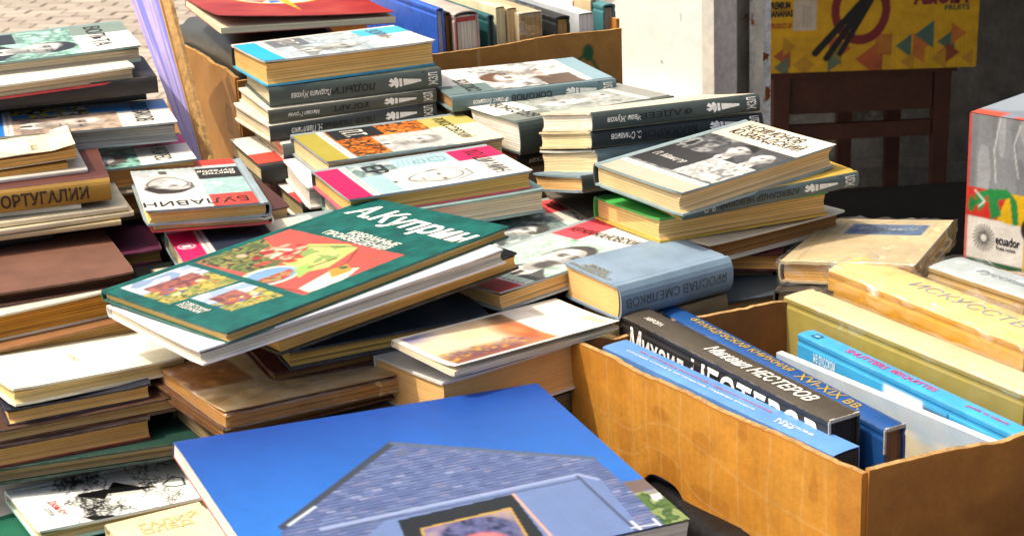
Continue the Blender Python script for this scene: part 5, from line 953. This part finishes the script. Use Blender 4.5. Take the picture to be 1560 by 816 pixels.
bstand('book', 'upright cream board backed book near the right end of the back carton', 899, -8, .010, '#cdb791', '#d8c49a', off=.05)
bstand('book', 'teal book with grey pages at the right end of the back carton', 918, 10, .020, '#3c7a80', '#8f8378', off=.02, b=.003)

# lavender picture board and cardboard flap leaning at the left of the back carton
def board(name, label, cat, pts, thick, nrm, mat, art=None):
    """quad board (bottom near, top near, top far, bottom far) given in space"""
    P = [np.array(p, float) for p in pts]; n = unit(nrm); o = P[0]; root = empty(name, label, cat, None, Matrix.Translation(up(o)))
    Q = [p-o for p in P]; V = Q+[p-n*thick for p in Q]
    mesh_obj('board', V, [(0, 1, 2, 3), (7, 6, 5, 4), (0, 4, 5, 1), (1, 5, 6, 2), (2, 6, 7, 3), (3, 7, 4, 0)], mat, root)
    if art is not None:
        def M_(X, Y):
            s, t = (X/art.w)[:, None], (Y/art.h)[:, None]
            return (Q[0]*(1-s)+Q[3]*s)*(1-t)+(Q[1]*(1-s)+Q[2]*s)*t+n*.0006
        art.build('picture', M_, root, print_mat(.35))
    return root
def facing(a, b, c):
    n = np.cross(b-a, c-a); return n if np.dot(n, a) < 0 else -n
def py_(p, y): d = ray(p); return d*(y/d[1])
A = Art(250, 330, '#8d88cc', 3); n_ = A.vn(14, 140, 6); A.put(n_ > .55, '#aea3d4', .8); A.put(n_ < .35, '#6a6fc0', .8); A.put(A.vn(9, 160, 9) > .7, '#b793b4', .6); A.rect(242, 250, 0, 330, '#c99a4c')
bn = unit((-.8, -.59, .42)); b0 = py_((298, 262), 1.90)
bq = [pplane(p, b0, bn) for p in ((298, 262), (194, -14), (240, -14), (313, 262))]
board('picture_board', 'lavender picture board propped on edge left of the back carton', 'board', bq, .004, bn, surf('board_back', '#b98a4a', .8), A)
fq = [pplane(p, b0+bn*.004, bn) for p in ((314.5, 262), (243, -14), (254, -14), (325, 262))]
board('cardboard_flap', 'narrow brown cardboard flap between the lavender board and the back carton', 'cardboard', fq, .006, bn, CARDE())

# black bag pushed under the front tray
bp = [pz((935, 676), -.66), pz((985, 720), -.668), pz((1050, 775), -.672), pz((1130, 845), -.672), pz((1190, 900), -.672)]
bg_ = empty('black_bag', 'crumpled black plastic bag pushed against the foot of the front tray', 'bag', None, Matrix.Translation(up(bp[0]))); V, F = [], []; rad = (.008, .020, .026, .026, .012); NN = 14
fine = []
for i in range(len(bp)-1):
    for t in np.linspace(0, 1, 8, endpoint=(i == len(bp)-2)): fine.append((bp[i]*(1-t)+bp[i+1]*t-bp[0], rad[i]*(1-t)+rad[i+1]*t))
for i, (c, r) in enumerate(fine):
    d = unit(fine[min(i+1, len(fine)-1)][0]-fine[max(i-1, 0)][0]); sd_ = unit(np.cross(d, (0, 0, 1)))
    for j in range(NN):
        a = 2*math.pi*j/NN; rr = r*(1+.05*math.sin(3*a+i*.35)+.03*math.sin(5*a-i*.6)); V.append(c+sd_*rr*1.3*math.cos(a)+np.array((0, 0, 1))*max(rr*math.sin(a), -.024))
for i in range(len(fine)-1):
    for j in range(NN): F.append((i*NN+j, i*NN+(j+1) % NN, (i+1)*NN+(j+1) % NN, (i+1)*NN+j))
F += [tuple(range(NN))[::-1], tuple((len(fine)-1)*NN+j for j in range(NN))]
mesh_obj('bag_skin', V, F, surf('black_film', '#0e0f11', .3, 10, .2, 60, .2, .5, 40), bg_, True)

# ---------------------------------------------------------------- plain books at the bottom of the piles that carry the visible ones
FL = 'plain closed book at the bottom of the piles, almost wholly hidden'; fg = 'hidden books at the bottom of the piles'
def pile(x, y, yaw, ztop, zlow, W_=.13, H_=.2):
    n = max(1, round((ztop-zlow)/.055)); T = (ztop-zlow)/n
    for i in range(n):
        c = random.choice(('#4a3a30', '#6a6258', '#3a444a', '#7a6a4a', '#54302c', '#8a8272'))
        book('book', FL, c, '#a8906a', q=(x+random.gauss(0, .003), y+random.gauss(0, .003), zlow+(i+1)*T-.0006, math.radians(yaw+random.gauss(0, 2)), 0, 0, W_, H_, T-.0008), group=fg)
CT = -.556
for (kx, zl) in (('K5', CT), ('J2', CT), ('J1b', CT), ('A6', -.58)):
    q = POSE[kx]; low = {'M1': .026, 'A6': .026}.get(kx, 0); pile(q[0], q[1], math.degrees(q[3]), q[2]-q[8]-low-.001, zl)
q = POSE['I4']; pile(q[0]+.01, q[1]+.03, 112, -.525, CT)
q = POSE['L2b']; pile(q[0]-.03, q[1]+.06, math.degrees(q[3]), q[2]-q[8]-.001, CT, .1, .18)
q = POSE['M1']; pile(q[0]+.03, q[1]+.03, 20, q[2]-q[8]-.0095, TZ+.001, .09, .14)
for kx in ('H6', 'P1', 'G', 'R1', 'S1', 'E4', 'E6', 'F1', 'N1', 'B8'):
    q = POSE[kx]; low = {'S1': .022, 'E4': .034, 'E6': .016, 'N1': .016, 'B8': .022}.get(kx, .001); pile(q[0], q[1], math.degrees(q[3]), q[2]-q[8]-low-.002, TZ+.001, q[6]-.012, min(q[7]-.012, .2))
q = q5; pile(q[0], q[1]+.01, math.degrees(q[3]), q[2]-q[8]-.002, TZ+.001, .18, .25)
pile(qd[0]+.01, qd[1]+.02, math.degrees(qd[3]), qd[2]-qd[8]-.022, TZ+.001, .16, .22)
